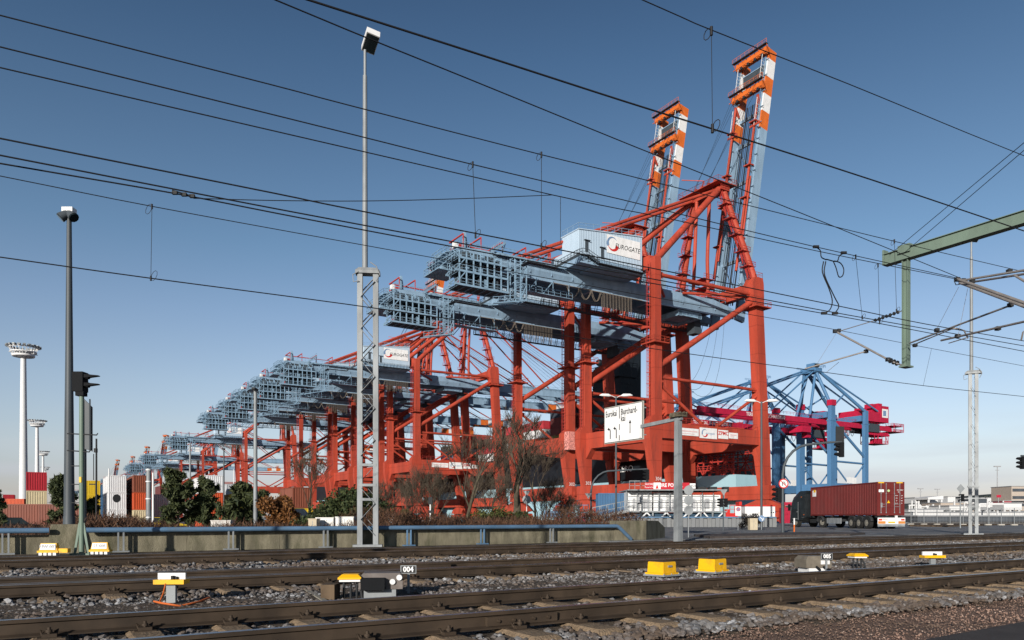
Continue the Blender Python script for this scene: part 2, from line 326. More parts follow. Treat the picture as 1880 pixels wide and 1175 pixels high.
    m.loft([[(-17.75,-9.5,zr(-17.7)),(-1.5,-9.5,zr(-1.5)),(-1.5,-3.7,zr(-1.5)),(-17.75,-3.7,zr(-17.7))],[(-17.75,-9.5,zr(-17.7)+.18),(-1.5,-9.5,zr(-1.5)+.18),(-1.5,-3.7,zr(-1.5)+.18),(-17.75,-3.7,zr(-17.7)+.18)]])
    m.box(-13,-3.85,51.21,-1.7,6.4,55.6)  # unseen rear block, added to throw shade on the far landside leg
    hs=m.build('machine_house',HOUSE,R)
    m=MB(); m.rail([(-17.6,-9.3,56.25),(-1.6,-9.3,57.8),(-1.6,-3.9,57.8),(-17.6,-3.9,56.25),(-17.6,-9.3,56.25)],1.1,1.7,.045); m.build('roof_railing',BLU,hs)
    for x,z in((-15.7,52.1),(-11.9,51.4)):
        m=MB(); m.box(x-.35,-9.42,z,x+.35,-9.36,z+1.9); m.box(x-.7,-9.75,z+2.1,x+.7,-9.36,z+2.2); m.build('door',GRD,hs)
    m=MB(); m.box(-17.6,-10.5,50.95,-15.6,-9.62,51.06); m.box(-13.4,-10.5,50.0,-1.8,-9.62,50.1)
    m.rail([(-17.6,-10.5,51),(-15.9,-10.5,51)],1.1,.8,.05); m.rail([(-13.4,-10.5,50.1),(-1.8,-10.5,50.1)],1.1,1.2,.05); m.rail([(-17.6,-10.5,51),(-17.6,-3.9,51)],1.1,1.3,.05)
    for y in(-10.5,-9.8):
        m.beam((-15.9,y,51),(-13.4,y,50.1),.1,.35); m.rail([(-15.9,y,51),(-13.4,y,50.1)],1.0,.6,.05)
        m.beam((-18.2,y,50.9),(-23.4,y,47.6),.1,.4); m.rail([(-18.2,y,50.9),(-23.4,y,47.6)],1.0,.9,.05)
    for k in range(12): t=k/12; m.beam((-18.2-5.2*t,-10.5,50.9-3.3*t),(-18.2-5.2*t,-9.8,50.9-3.3*t),.2,.06)
    m.box(-30,-10.6,47.3,-23.4,-9.6,47.4); m.rail([(-30,-10.6,47.4),(-23.4,-10.6,47.4)],1.1,1.2,.05); m.box(-30,-9.6,47.3,-29,-4.5,47.4)
    for k in range(12): m.beam((-17+k*1.35,-9.55,50.0),(-17+k*1.35,-10.45,50.0+(.9 if k<2 else 0)),.08)
    m.build('stairs',GRD,R)
    m=MB(); m.box(-10.8,-9.44,52.85,-2.25,-9.38,56.45); sg=m.build('sign',SIGNW,R)
    emblem(sg,-9.35,54.8,-9.46,1.25); text(sg,'EUROGATE',1.36,BLK,(-5.6,-9.465,54.55),ax='CENTER',sx=.92,shear=.25)
    # rear service gallery hung beside the landside girder
    m=MB(); X0,X1=-42.8,-32.9; Y0,Y1=-8.4,-4.7
    for z in(41.7,44.1,46.4):
        for y in(Y0,Y1): m.beam((X0-(.8 if z<46 else 0),y,z),(X1,y,z),.24,.34); m.rail([(X0,y,z),(X1,y,z)],1.1,1.4,.05)
        for k in range(8): x=X0+k*(X1-X0)/7; m.beam((x,Y0,z),(x,Y1,z),.14,.2)
        m.box(X0-.3,Y0+.1,z+.02,X1,Y1-.1,z+.07,1); m.rail([(X0-.3,Y0,z),(X0-.3,Y1,z)],1.1,1.2,.05)
    for k in range(8):
        x=X0+k*(X1-X0)/7; m.beam((x,Y0,41.7),(x,Y0,47.6),.2); m.beam((x,Y1,41.7),(x,Y1,49),.16)
        if k%2==0: m.beam((x,Y0,46.4),(x,Y1,49.4),.12)
    for z in(41.7,44.1): m.beam((X0-.8,Y0,z),(X0+1.2,Y0,z+2.3),.15); m.beam((X0-.8,Y1,z),(X0+1.2,Y1,z+2.3),.15)
    rr=random.Random(3)
    for k in range(70):
        z=rr.choice((41.75,41.75,44.15,44.15,46.45)); x=rr.uniform(X0+.4,X1-.6); y=rr.uniform(Y0+.6,Y1-.4); h=rr.uniform(.4,1.9); m.cbox((x,y,z+h/2),(rr.uniform(.25,1.1),rr.uniform(.3,1.0),h),mi=rr.choice((0,1,1,1,1,2,3)) if h<1.2 else rr.choice((1,1,0)))
    m.box(X0+1,Y1+.02,41.8,X1,Y1+.06,49.0,1)
    m.build('service_gallery',[BLG,GRD,WHT,REDP],R)
    # rearmost platforms
    m=MB()
    for z,x in((45.0,-45.2),(46.6,-44.6),(48.2,-43.6)):
        m.box(x,-4.9,z,-40.6,1.0,z+.1); m.rail([(x,-4.9,z+.1),(x,1.0,z+.1)],1.1,1.2,.06); m.rail([(x,-4.9,z+.1),(-40.6,-4.9,z+.1)],1.1,1.0,.06); m.rail([(x,1.0,z+.1),(-40.6,1.0,z+.1)],1.1,1.0,.06)
        for y in(-4.9,-2,1.0): m.beam((x,y,z),(-40.6,y,49.4),.14)
    m.cbox((-43,-2,46),(1.4,2.4,1.6)); m.cbox((-42,0,47.5),(1.4,1.8,1.8)); m.build('rear_platform',BLG,R)
    # ladder tower
    m=MB()
    for x in(-31.4,-30.2,-28.9):
        for y in(-8.4,-6.8): m.beam((x,y,40.9),(x,y,48.6),.17)
    for z in(40.9,42.4,43.9,45.4,46.9,48.4):
        m.beam((-31.4,-8.4,z),(-28.9,-8.4,z),.13); m.beam((-31.4,-6.8,z),(-28.9,-6.8,z),.13)
        for x in(-31.4,-28.9): m.beam((x,-8.4,z),(x,-6.8,z),.12)
    for k in range(12): m.beam((-31.4,-8.4,41.2+k*.6),(-30.2,-8.4,41.2+k*.6),.07)
    for z in(40.9,43.9): m.beam((-30.2,-8.4,z),(-28.9,-8.4,z+2.9),.13)
    m.beam((-28.9,-8.4,40.9),(-36,-8.4,39.4),.2); m.beam((-28.9,-6.8,40.9),(-36,-6.8,39.4),.2); m.rail([(-36,-8.4,39.4),(-28.9,-8.4,40.9)],1.1,1.2,.06)
    for x in(-27,-23.5,-20): m.beam((x,-4.2,47),(x-2.6,-4.2,44),.14); m.beam((x-2.6,-4.2,44),(x+.9,-4.2,44.1),.14); m.beam((x,4,47),(x-2.6,4,44),.14)
    m.box(-29,-5.2,43.9,-16,-3.2,44.0); m.rail([(-29,-5.2,44),(-16,-5.2,44)],1.1,1.4,.05); m.beam((-28.9,-6.8,44),(-28.9,-4.2,44),.14)
    for x in(-28,-24,-20,-16.2): m.beam((x,-4.2,44),(x,-4.2,47.2),.12)
    m.build('ladder_tower',BLG,R)
    # davits, winch post and boxes on the rear end
    m=MB()
    for x in(-39.7,-36,-31.4,-26.2,-20.5):
        m.beam((x,-4,49.9),(x,-4,52.5),.16); m.beam((x,-4,52.5),(x,1.5,52.5),.22)
    m.beam((-39.7,1.2,52.5),(-20,1.2,52.3),.22); m.build('davit_rail',REDP,R)
    m=MB(); m.prism([(-39.4,-3.2,49.8),(-38.2,-3.2,49.8),(-38.7,-3.2,53.2),(-39.1,-3.2,53.2)],(0,.5,0)); m.box(-41,-4.5,49.7,-34,4.5,49.8); m.rail([(-41,-4.5,49.8),(-34,-4.5,49.8)],1.1,1.2,.05); m.rail([(-41,4.5,49.8),(-34,4.5,49.8)],1.1,1.2,.05); m.rail([(-41,-4.5,49.8),(-41,4.5,49.8)],1.1,1.2,.05)
    for y in(-5.0,-5.8): m.beam((-31.8,y,51.8),(-34.4,y,49.8),.1,.35); m.rail([(-31.8,y,51.8),(-34.4,y,49.8)],1.0,.7,.05); m.beam((-31.8,y,51.8),(-31.8,-4.4,49.8),.12)
    m.cbox((-41,-3.4,50.3),(.8,1.0,1.0),mi=1); m.cbox((-39.6,-1.2,50.4),(1.6,2.2,1.1),mi=2); m.cbox((-36.6,1,50.4),(2,2,1.2)); m.build('winch_deck',[BLG,WHT,REDP],R)
    # hanging festoon cables
    m=MB(); n=7; m.beam((-20,-4.2,46.8),(3,-4.2,46.8),.12)
    for y in(-4.4,-4.05):
        xs=[-16.6,-13.6,-10.6,-8.2]
        for a,b in zip(xs[:-1],xs[1:]):
            m.path([(a+(b-a)*t,y,46.8-2.6*4*t*(1-t)*(.8)) for t in[i/n for i in range(n+1)]],.05,5)
        for k in range(10):
            x=-7.9+k*.8+(.3 if y<-4.2 else 0); d=3.5+.5*math.sin(k*2.3)
            m.path([(x,y,46.85),(x+.05,y,46.8-d*.8),(x+.14,y,46.8-d),(x+.24,y,46.8-d*.8),(x+.28,y,46.85)],.035,5)
    m.build('festoon_cable',TAN,R)
    # trolley with cab
    m=MB(); m.box(14,-3.6,45.6,21,-2.8,46.8); m.box(14,2.8,45.6,21,3.6,46.8); m.box(14,-3.6,45.5,15,3.6,46.7); m.box(20,-3.6,45.5,21,3.6,46.7); m.box(15.4,-2,45.8,19.8,2,46.9); m.rail([(14,-3.7,45.5),(21,-3.7,45.5)],1,1.2,.06); m.rail([(14,3.7,45.5),(21,3.7,45.5)],1,1.2,.06)
    tv=m.build('trolley',BLG,R)
    m=MB(); m.box(21.4,-1.2,43.0,23.4,1.2,45.4); m.box(21.4,-1.1,45.4,23.2,1.1,46.6); m.build('cab',GRD,tv)
    # boom
    H0=V((33.2,0,48.2)); an=math.radians(80.3 if up else 0.4); ca,sa=math.cos(an),math.sin(an)
    def B(s,y,n): return (H0.x+s*ca-n*sa, y, H0.z+s*sa+n*ca)      # s along the boom, n above it
    def bseg(m,y,s0,s1,hw=.42,n0=-1.35,n1=1.25,mi=0):
        m.loft([[B(s,y-hw,n0),B(s,y+hw,n0),B(s,y+hw,n1),B(s,y-hw,n1)] for s in(s0,s1)],mi)
    for sy in(-1,1):
        m=MB(); y=sy*3.9
        for s0,s1,k in((-1.5,46,0),(46,50.3,1),(50.3,54.6,2),(54.6,59,1),(59,63.5,2),(63.5,66,1)): bseg(m,y,s0,s1,mi=k)
        bo=m.build('boom',[BLU,ORG,WHT],R)
        m=MB(); 
        m.beam(B(3,y,1.46),B(64,y,1.46),.5,.06,up=(0,1,0))
        for k in range(16): s=3+k*4; m.beam(B(s,y-.2,1.4),B(s,y-.2,2.4),.06); m.beam(B(s,y-.9,1.5),B(s,y+.3,1.5),.25,.1)
        m.beam(B(3,y-.2,2.4),B(63,y-.2,2.4),.05)
        m.build('boom_walkway',BLG,bo)
        m=MB()
        for s0,s1 in((46,53),(57,64)):
            for dn in(1.5,2.7): m.beam(B(s0,y-sy*.2,dn),B(s1,y-sy*.2,dn),.09)
            for k in range(int((s1-s0)/.9)): m.beam(B(s0+k*.9,y-sy*.2,1.6),B(s0+k*.9,y-sy*.2,2.7),.07)
        m.beam(B(53,y-sy*.2,1.5),B(57,y-sy*.2,1.5),.06); m.build('boom_ladder',WHT,bo)
    m=MB(); 
    for s,hh in((65,1.0),(56.3,.8)):
        m.beam(B(s,-4.6,2.0),B(s,4.6,2.0),1.3,1.5); m.beam(B(s+.8,-5.2,3.2),B(s+.8,5.2,3.2),.9,.1,mi=1); m.beam(B(s-.9,-5,3.0),B(s-.9,5,3.0),.15)
        for k in range(9): m.beam(B(s-.9,-5+k*1.25,1.4),B(s+.8,-5+k*1.25,3.2),.12,mi=k%2); m.cbox(B(s-.8,-4.4+k*1.05,2.4),(.55,.55,.7),mi=k%2)
        m.rail([B(s+.8,-5.2,3.4),B(s+.8,5.2,3.4)],1.0,1.3,.05)
    m.beam(B(61.5,-3.5,.4),B(61.5,3.5,.4),.6,2.2,mi=1); m.beam(B(62.6,-3.5,.9),B(62.6,3.5,.9),.2,mi=2); m.beam(B(60,-3.5,.4),B(60,3.5,.4),.12,mi=1)
    m.build('boom_head',[ORG,GRD,BLU],R)
    m=MB()
    for s in(4,14,24,34,44,51): m.beam(B(s,-3.5,0),B(s,3.5,0),.5,.7)
    for s in(9,19,29,39): m.beam(B(s-5,-3.5,0),B(s+5,3.5,0),.25)
    m.beam(B(44,-3.3,0),B(51,-3.3,0),.2)
    m.build('boom_tie',BLU,R)
    if up:
        for sy in(-1,1):
            y=sy*3.4
            m=MB(); m.tube(B(10,y,2.4),B(54,y,2.2),.30,n=10); m.tube(B(14,y-.9,2.6),B(33,y-.9,2.4),.22,n=8)
            for s in(18,28,36,47): m.cbox(B(s,y,2.4),(1.6,1.8,.25))
            m.beam(B(54,y,2.4),B(52,y,.8),.5); m.beam(B(46,y-2,2.6),B(46,y+1,2.6),.2,.5); m.build('forestay',RED,R)
        m=MB()
        for k in range(9): y=-2.8+k*.55; m.tube(B(2,y,1.6+.1*(k%3)),B(53,y,1.2),.07 if k%3 else .16,n=5)
        for sy in(-1,1):
            for k in range(3): m.tube((24.5,sy*2+.4*k,76.8),B(63-3*k,sy*3,1.8),.035,n=4)
        for k in range(3): P0,P1,P2=V((31.2-k*.5,1.5*k-1,46.5)),V((29-k*2,1.5*k-1,20+k*4)),V((17+k,1.5*k-1,33)); m.path([P0*(1-t)**2+P1*2*t*(1-t)+P2*t*t for t in[i/12 for i in range(13)]],.04,4)
        m.build('hoist_rope',CABLE,R)
        m=MB(); m.box(22,-4.5,50.6,28,4.5,50.8); m.rail([(22,-4.5,50.8),(28,-4.5,50.8)],1.1,1,.05); m.rail([(22,4.5,50.8),(28,4.5,50.8)],1.1,1,.05); m.box(24,-3,50.8,27.5,3,52.6)
        for z in(53.5,55.5): m.box(23,-2.5,z,26.5,2.5,z+.12); m.rail([(23,-2.5,z+.1),(26.5,-2.5,z+.1)],1.0,.9,.05)
        m.build('hoist_platform',REDP,R)
    else:
        for sy in(-1,1):
            for s in(26,54):
                m=MB(); y=sy*3.6; m.tube((27,sy*3.4,76.2),B(s,y,1.2),.26,n=10); m.build('forestay',RED,R)
        m=MB()
        for sy in(-1,1):
            for k in range(5): m.tube((26,sy*2+.35*k-.7,77),B(50-3*k,sy*2.2+.3*k,1.3),.04,n=4)
        m.build('hoist_rope',CABLE,R)
        m=MB()
        for sy in(-1,1): m.rail([B(0,sy*5.4,1.0),B(65,sy*5.4,1.0)],1.1,2,.05)
        m.build('boom_railing',BLG,R)
    return R
QC=123.7; UC=103.5
def cloc(q): return W(UC,q)
crane=make_crane('container_crane','nearest red container crane, its striped raised boom the tallest',True)
crane.location=cloc(QC); crane.rotation_euler=(0,0,TH); GR='red container cranes lined up along the quay'; crane['group']=GR
dn=make_crane('container_crane','red container crane with lowered boom, its white sign just right of the lattice mast',False)
dn.location=cloc(238.2); dn.rotation_euler=(0,0,TH); dn['group']=GR
def crn(src,q,label,du=0,sc_=1):
    c=copy_tree(src,W(UC+du,q),TH,label,GR)
    c.scale=(sc_,)*3; return c
c2=crn(crane,152.8,'red container crane with the second tallest raised boom, right behind the nearest crane')
crn(dn,269.4,'red container crane with lowered boom, its rear gallery topmost left of the lattice mast')
crn(crane,299,'red container crane whose raised boom tip shows behind the rear gallery of the second')
crn(dn,328.5,'red container crane with lowered boom, third step down the staircase of rear galleries')
crn(dn,372,'red container crane with lowered boom, lowest step of the rear gallery staircase before the gap')
crn(dn,491,'solitary red container crane beyond the gap, its machine house level with the pines')
crn(dn,643,'small far red container crane with lowered boom, its rear gallery above the left pine')
crn(dn,757,'smaller far red container crane with lowered boom, left of the left pine')
crn(crane,782,'far red container crane whose orange boom tip pokes above the last rear galleries')
for px,d,l in((247,985,'far container crane with red and white raised boom just left of the pines'),(220,1150,'far container crane with raised boom above the brown container stack'),(200,1340,'far container crane with raised boom above the white container stack'),(174,1420,'farthest container crane, its raised boom right of the green signal post')):
    crn(crane,0,l).location=at(px,d,0)
for o in list(COL.objects):
    if o.name.startswith('container_crane') and o.location.y>980 and o.parent is None: o.rotation_euler=(0,0,.95)
# sponsor boards on the landside portal beams, crane numbers on the legs
def boards(R,numbers):
    y=-LY-.9; 
    for x0,x1,z0,z1,txt in((5.0,11.2,17.85,19.35,''),(11.5,16.6,17.55,19.75,'eurogate'),(17.0,20.0,17.75,19.6,'ZPMC'),(20.2,23.0,17.95,19.2,'')):
        m=MB(); m.box(x0,y-.05,z0,x1,y-.01,z1); b=m.build('sponsor_board',SIGNW,R)
        if txt=='eurogate': emblem(b,(x0+x1)/2-1.1,(z0+z1)/2,y-.06,.75); text(b,txt,.75,LBLU,((x0+x1)/2+.5,y-.06,(z0+z1)/2))
        elif txt: text(b,txt,1.15,LRED,((x0+x1)/2,y-.06,(z0+z1)/2+.2),bold=.03)
        else:
            m=MB(); m.box(x0+.4,y-.07,(z0+z1)/2,x1-.4,y-.055,(z0+z1)/2+.28); m.box(x0+.4,y-.07,z0+.3,x1-1.2,y-.055,z0+.45); m.build('print',mat('pale_pink',(.7,.5,.5),.5),b)
    lg=[c for c in R.children if c.name.split('.')[0]=='leg']
    for n,s in numbers:
        t=text(lg[0],n,1.1,WHT,(0,s*LY-.93 if s<0 else LY-.93,8.7)); 
boards(crane,(('304',-1),('303',1))); boards(c2,(('302',-1),('301',1))); boards(dn,())
for R,b in((crane,10.5),(c2,10.5)):
    m=MB(); m.box(-1.2,LY+.96,17.2,.9,LY+2.6,20.6); m.build('buffer_box',WHT if R is c2 and 0 else RED,R)
m=MB(); m.box(-2.2,-LY-2.6,16.6,-.2,-LY-.97,20.8); m.build('buffer_box',mat('warning_red_white',(.62,.25,.22),.6,var=.6,scale=3),c2)
# ================================================================ blue cranes across the basin
BB=mat('crane_blue',(.075,.19,.36),.5,var=.12,scale=.5,dirt=(.06,.13,.24),damt=.5,dscale=.5,streak=.3)
RR=mat('girder_crimson',(.42,.012,.048),.5,var=.12,scale=.6)
def make_blue(label):
    R=thing('blue_crane',label,'crane'); G=25; L=8
    for sy in(-1,1):
        y=sy*L
        for x,w,h in((0,2.0,50.5),(G,1.6,50)):
            m=MB(); m.box(x-w*.9,y-w*.5,3,x+w*.7 if x else x+w*.9,y+w*.5,44); m.box(x-w*.7,y-w*.45,44,x+w*.7,y+w*.45,h)
            m.box(x-w*1.0,y-w*.6,43.6,x+w*1.0,y+w*.6,44.0); lg=m.build('leg',BB,R)
            if x==0: m=MB(); m.box(-1.5,y-1.3,50.5,1.5,y+1.3,53); m.build('leg_cap',RR,lg)
            m=MB(); m.prism([(x-1,y-5.5,1.0),(x-1,y-3,3.4),(x-1,y+3,3.4),(x-1,y+5.5,1.0)],(2,0,0)); [m.tube((x-.5,y+t,.5),(x+.5,y+t,.5),.5) for t in(-4.5,-3,-1.5,1.5,3,4.5)]; m.build('bogie',BB,R)
        m=MB(); m.box(1.6,y-1.2,12.6,G-1.5,y+1.2,16.2); m.build('portal_beam',BB,R)
        for p0,p1,r in(((1.5,26),(G-1.5,25.6),.45),((1.5,25),(12,16.4),.35),((G-1.5,25),(14,16.4),.35),((1.6,43.5),(G-1.4,29),.6)):
            m=MB(); m.tube((p0[0],y,p0[1]),(p1[0],y,p1[1]),r); m.build('brace',BB,R)
        for p0,p1,r in(((0,y,50),(-4,sy*3,66),.7),((G,y,49.5),(-2,sy*3,66.5),.75),((-2,sy*3,66.5),(G+16,sy*4,51.5),.4),((-5,sy*3,66.5),(-34,sy*3,46.5),.34),((-5,sy*3,67),(-66,sy*3,46.5),.38),((-3,sy*2,66),(-9,sy*3.5,46),.6),((14,sy*5,57.6),(1,sy*8,50),.35)):
            m=MB(); m.tube(p0,p1,r,n=10); m.build('stay',BB,R)
        m=MB(); y2=sy*3.6; m.box(-78,y2-.5,42.5,G+27,y2+.5,44.8); m.rail([(-78,sy*4.4,45.2),(G+26,sy*4.4,45.2)],1.1,2.2,.07); g=m.build('girder',RR,R)
        m=MB(); m.box(G+6,y2-.7,41.4,G+17,y2+.7,45.3) ; m.build('shade_panel',GRD,g)
        if sy<0: text(g,'TERMINAL BURCHARDKAI',2.05,SIGNW,(-38.5,y2-.52,43.6),bold=.03)
    m=MB(); m.box(-5.5,-4,65.5,-1,4,67.6); m.rail([(-6.5,-5,67.6),(0,-5,67.6),(0,5,67.6),(-6.5,5,67.6)],1.1,1.2,.08); m.cbox((-3,0,69),(2,4,2)); m.build('apex_head',BB,R)
    for x in(0,G): m=MB(); m.box(x-1.2,-L+1.5,45.4,x+1.2,L-1.5,48); m.build('cross_beam',BB,R)
    for x in(0,G): m=MB(); m.box(x-1.1,-L+1.5,12.8,x+1.1,L-1.5,16); m.build('portal_beam',BB,R)
    m=MB(); m.box(24,-5.2,46.2,41,5.2,50.6); m.box(41,-5.4,46.2,47.5,5.4,54); m.box(30,-3,50.6,34,1,52.4); m.box(43,-3,54,46,-.4,55.6); m.box(38,-3,50.6,41,1,55); hs=m.build('machine_house',RR,R)
    m=MB(); m.box(42.2,-5.5,48.5,46.8,-5.42,52.6); m.build('sign',SIGNW,hs); m=MB(); m.box(42.8,-5.56,49.3,45.2,-5.51,51.8); m.build('sign_print',LBLU,hs)
    m=MB(); 
    for z in(42.2,45): m.box(G+24,-6,z,G+34,6,z+.15); m.rail([(G+24,-6,z),(G+34,-6,z),(G+34,6,z),(G+24,6,z)],1.2,1.3,.12)
    for y in(-6,-2,2,6): m.beam((G+34,y,42.2),(G+34,y,46.2),.2); m.beam((G+26,y,42.2),(G+26,y,46),.2)
    m.box(G+14,-3.6,36.2,G+25,3.6,36.5); m.box(G+14,-3.5,40,G+25,3.5,41.7)
    for x in(14,17,20,23,25):
        for y in(-3.6,3.6): m.beam((G+x,y,36.3),(G+x,y,41.8),.22)
    for y in(-3.6,3.6): m.beam((G+14,y,36.3),(G+17,y,40),.2); m.beam((G+25,y,36.3),(G+23,y,40),.2); m.rail([(G+14,y,36.5),(G+25,y,36.5)],1.1,1.5,.1)
    m.box(G+19,-2,36.5,G+23,2,39)
    for k in range(12): m.cbox((G+8+k*1.6,-3,40.6),(1,1.4,.9))
    m.build('rear_gallery',RR,R)
    m=MB()
    for k in range(7): m.path([(3+k*3+3*t,-3,41.4-3.4*4*t*(1-t)*.8) for t in[i/6 for i in range(7)]],.12,5)
    m.build('festoon_cable',DRK,R)
    m=MB(); m.box(9,-8.1-1.3,16.3,16,-8.1-1.2,19); m.build('sponsor_board',SIGNW,R)
    m=MB(); m.box(-14,-3.4,38.6,-8,3.4,41.2); m.box(-8,-1.4,36.6,-5.4,1.4,39.6); m.build('trolley',RR,R)
    return R
BG='blue and crimson cranes across the basin'; bq=206+8
b1=make_blue('blue legged crane with crimson girder directly above the red container truck'); b1.location=W(294,bq); b1.rotation_euler=(0,0,TH); b1['group']=BG
copy_tree(b1,W(294,bq+29.7),TH,'blue legged crane with its apex just right of the near waterside red leg',BG)
copy_tree(b1,W(294,bq+80),TH,'farthest blue legged crane, its apex left of the near waterside red leg',BG)
# ================================================================ ground
ASPH=mat('asphalt',(.19,.197,.208),.85,var=.25,scale=.6,dirt=(.11,.11,.11),damt=.6,dscale=.25,bump=.3,bscale=60)
GRAV=mat('red_gravel',(.235,.150,.112),.95,var=.55,scale=60,dirt=(.09,.062,.045),damt=.7,dscale=1.1,bump=1.0,bscale=55)
BED=mat('ballast_bed',(.11,.085,.065),.95,var=.5,scale=14,dirt=(.03,.025,.02),damt=.7,dscale=2,bump=1,bscale=40)
EARTH=mat('earth',(.085,.075,.05),.95,var=.4,scale=.5,dirt=(.05,.055,.025),damt=.6,dscale=.2)
def sheet(name,pts,z,m,nm=None):
    b=MB(); b.add([(p[0],p[1],z) for p in pts],[tuple(range(len(pts)))]); o=b.build(name,m); struct(o); o['label']=nm or name; return o
sheet('ground',[(-3000,-200),(3000,-200),(3000,6000),(-3000,6000)],-.5,EARTH,'flat dark earth ground')
def uvq(u0,u1,q0,q1): return [W(u0,q0),W(u1,q0),W(u1,q1),W(u0,q1)]
sheet('yard_pavement',uvq(-260,131,53,900),-.48,ASPH,'grey asphalt of the container yard')
RD=[W(20,24.6),W(160,24.6),W(160,52),W(130,46),W(118,56),W(100,90),W(40,90),W(20.1,60)]
def slab(name,pts,z0,z1,m,nm): b=MB(); b.prism([(p[0],p[1],z0) for p in pts],(0,0,z1-z0)); o=b.build(name,m); struct(o); o['label']=nm
slab('road',RD,-.6,0,ASPH,'grey asphalt road in front of the terminal')
slab('planting_bed',uvq(-120,20,25.5,52.9),-.6,-.01,EARTH,'raised planting bed behind the low wall')
WATER=mat('water',(.02,.035,.045),.15,bump=.4,bscale=2)
sheet('water',uvq(133,282,-100,2500),-.47,WATER,'dark harbour water in the basin')
MARK=mat('marking_white',(.5,.5,.5),.7,var=.2,scale=6,dirt=(.09,.09,.09),damt=.8,dscale=3)
def strip(p,q,wd): 
    p=V((*p,0));q=V((*q,0)); d=(q-p).normalized(); n=V((-d.y,d.x,0))*wd/2; return [p-n,q-n,q+n,p+n]
m=MB()
def gp(px,py): d=F*CH/(py-HZ); return at(px,d)[:2]
for a,b,wd in(((1500,985),(1620,979),.15),((1565,977),(1640,974),.15),((1690,972),(1745,974),.2),((1752,974.5),(1790,976),.2),((1820,971),(1880,972),.15),((1672,967),(1770,969),.2),((1230,974),(1330,971),.15),((1420,973),(1500,972),.12)):
    P=strip(gp(*a),gp(*b),wd); m.add([(p.x,p.y,.004) for p in P],[(0,1,2,3)])
o=m.build('road_marking',MARK); struct(o); o['label']='worn white lane markings on the road'
m=MB(); P=[W(*x) for x in((26.5,25.0),(37,24.8),(41,26.5),(39,29.5),(29,28.5))]
m.prism([(p[0],p[1],-.02) for p in P],(0,0,.13)); o=m.build('traffic_island',mat('island_paving',(.09,.075,.07),.9,var=.3,scale=5,bump=.4)); struct(o); o['label']='low paved traffic island with grey kerb'
# verge with dead grass beyond the road on the right
VERGE=mat('verge_brown',(.10,.07,.045),.95,var=.5,scale=2,bump=1,bscale=20)
m=MB()
P=[gp(1670,966.5),gp(1740,967.5),gp(1880,962.5),gp(1990,960.5),gp(1990,957),gp(1670,957.5)]
m.prism([(p[0],p[1],-.02) for p in P],(0,0,.16)); o=m.build('verge',VERGE); struct(o); o['label']='brown earth verge along the site fence'
# foreground gravel path and paved edge
n=70; us=np.linspace(-10,40,n*3); qs=np.linspace(-1,5.0,n); uu,qq=np.meshgrid(us,qs,indexing='ij')
zz=-.012+.012*np.sin(uu*2.1+qq*3)*np.sin(uu*.7-qq*1.9)+.02*(NR.rand(*uu.shape)-.5)
x=U[0]*uu+Q[0]*qq; y=U[1]*uu+Q[1]*qq
idx=np.arange(uu.size).reshape(uu.shape); fs=np.stack([idx[:-1,:-1],idx[1:,:-1],idx[1:,1:],idx[:-1,1:]],-1)
o=np_mesh('gravel_path',np.stack([x,y,zz],-1),fs,GRAV,4,True); struct(o); o['label']='reddish brown fine gravel path beside the nearest track'
m=MB(); P=[gp(1700,1180),gp(1885,1146),gp(2300,1120),gp(2300,1300),gp(1700,1300)]
m.prism([(p[0],p[1],-.02) for p in P],(0,0,.05)); o=m.build('pavement',mat('paving_dark',(.06,.052,.05),.9,var=.2,scale=3,bump=.3)); struct(o); o['label']='dark paved edge in the bottom right corner'
n=60; us=np.linspace(-12,150,500); qs=np.linspace(4.4,24.6,90); uu,qq=np.meshgrid(us,qs,indexing='ij')
ctr=[6.1,11.1,17.0]; zz=np.full(uu.shape,.0)
edge=np.clip((qq-4.4)/.5,0,1)*np.clip((20.2-qq)/.8,0,1); zz=-.03+.072*edge+.02*(NR.rand(*uu.shape)-.5)+.012*np.sin(uu*1.3)*np.sin(qq*1.7)
x=U[0]*uu+Q[0]*qq; y=U[1]*uu+Q[1]*qq; idx=np.arange(uu.size).reshape(uu.shape); fs=np.stack([idx[:-1,:-1],idx[1:,:-1],idx[1:,1:],idx[:-1,1:]],-1)
o=np_mesh('ballast_bed',np.stack([x,y,zz],-1),fs,BED,4,True); struct(o); o['label']='dark oily ballast bed under the tracks'
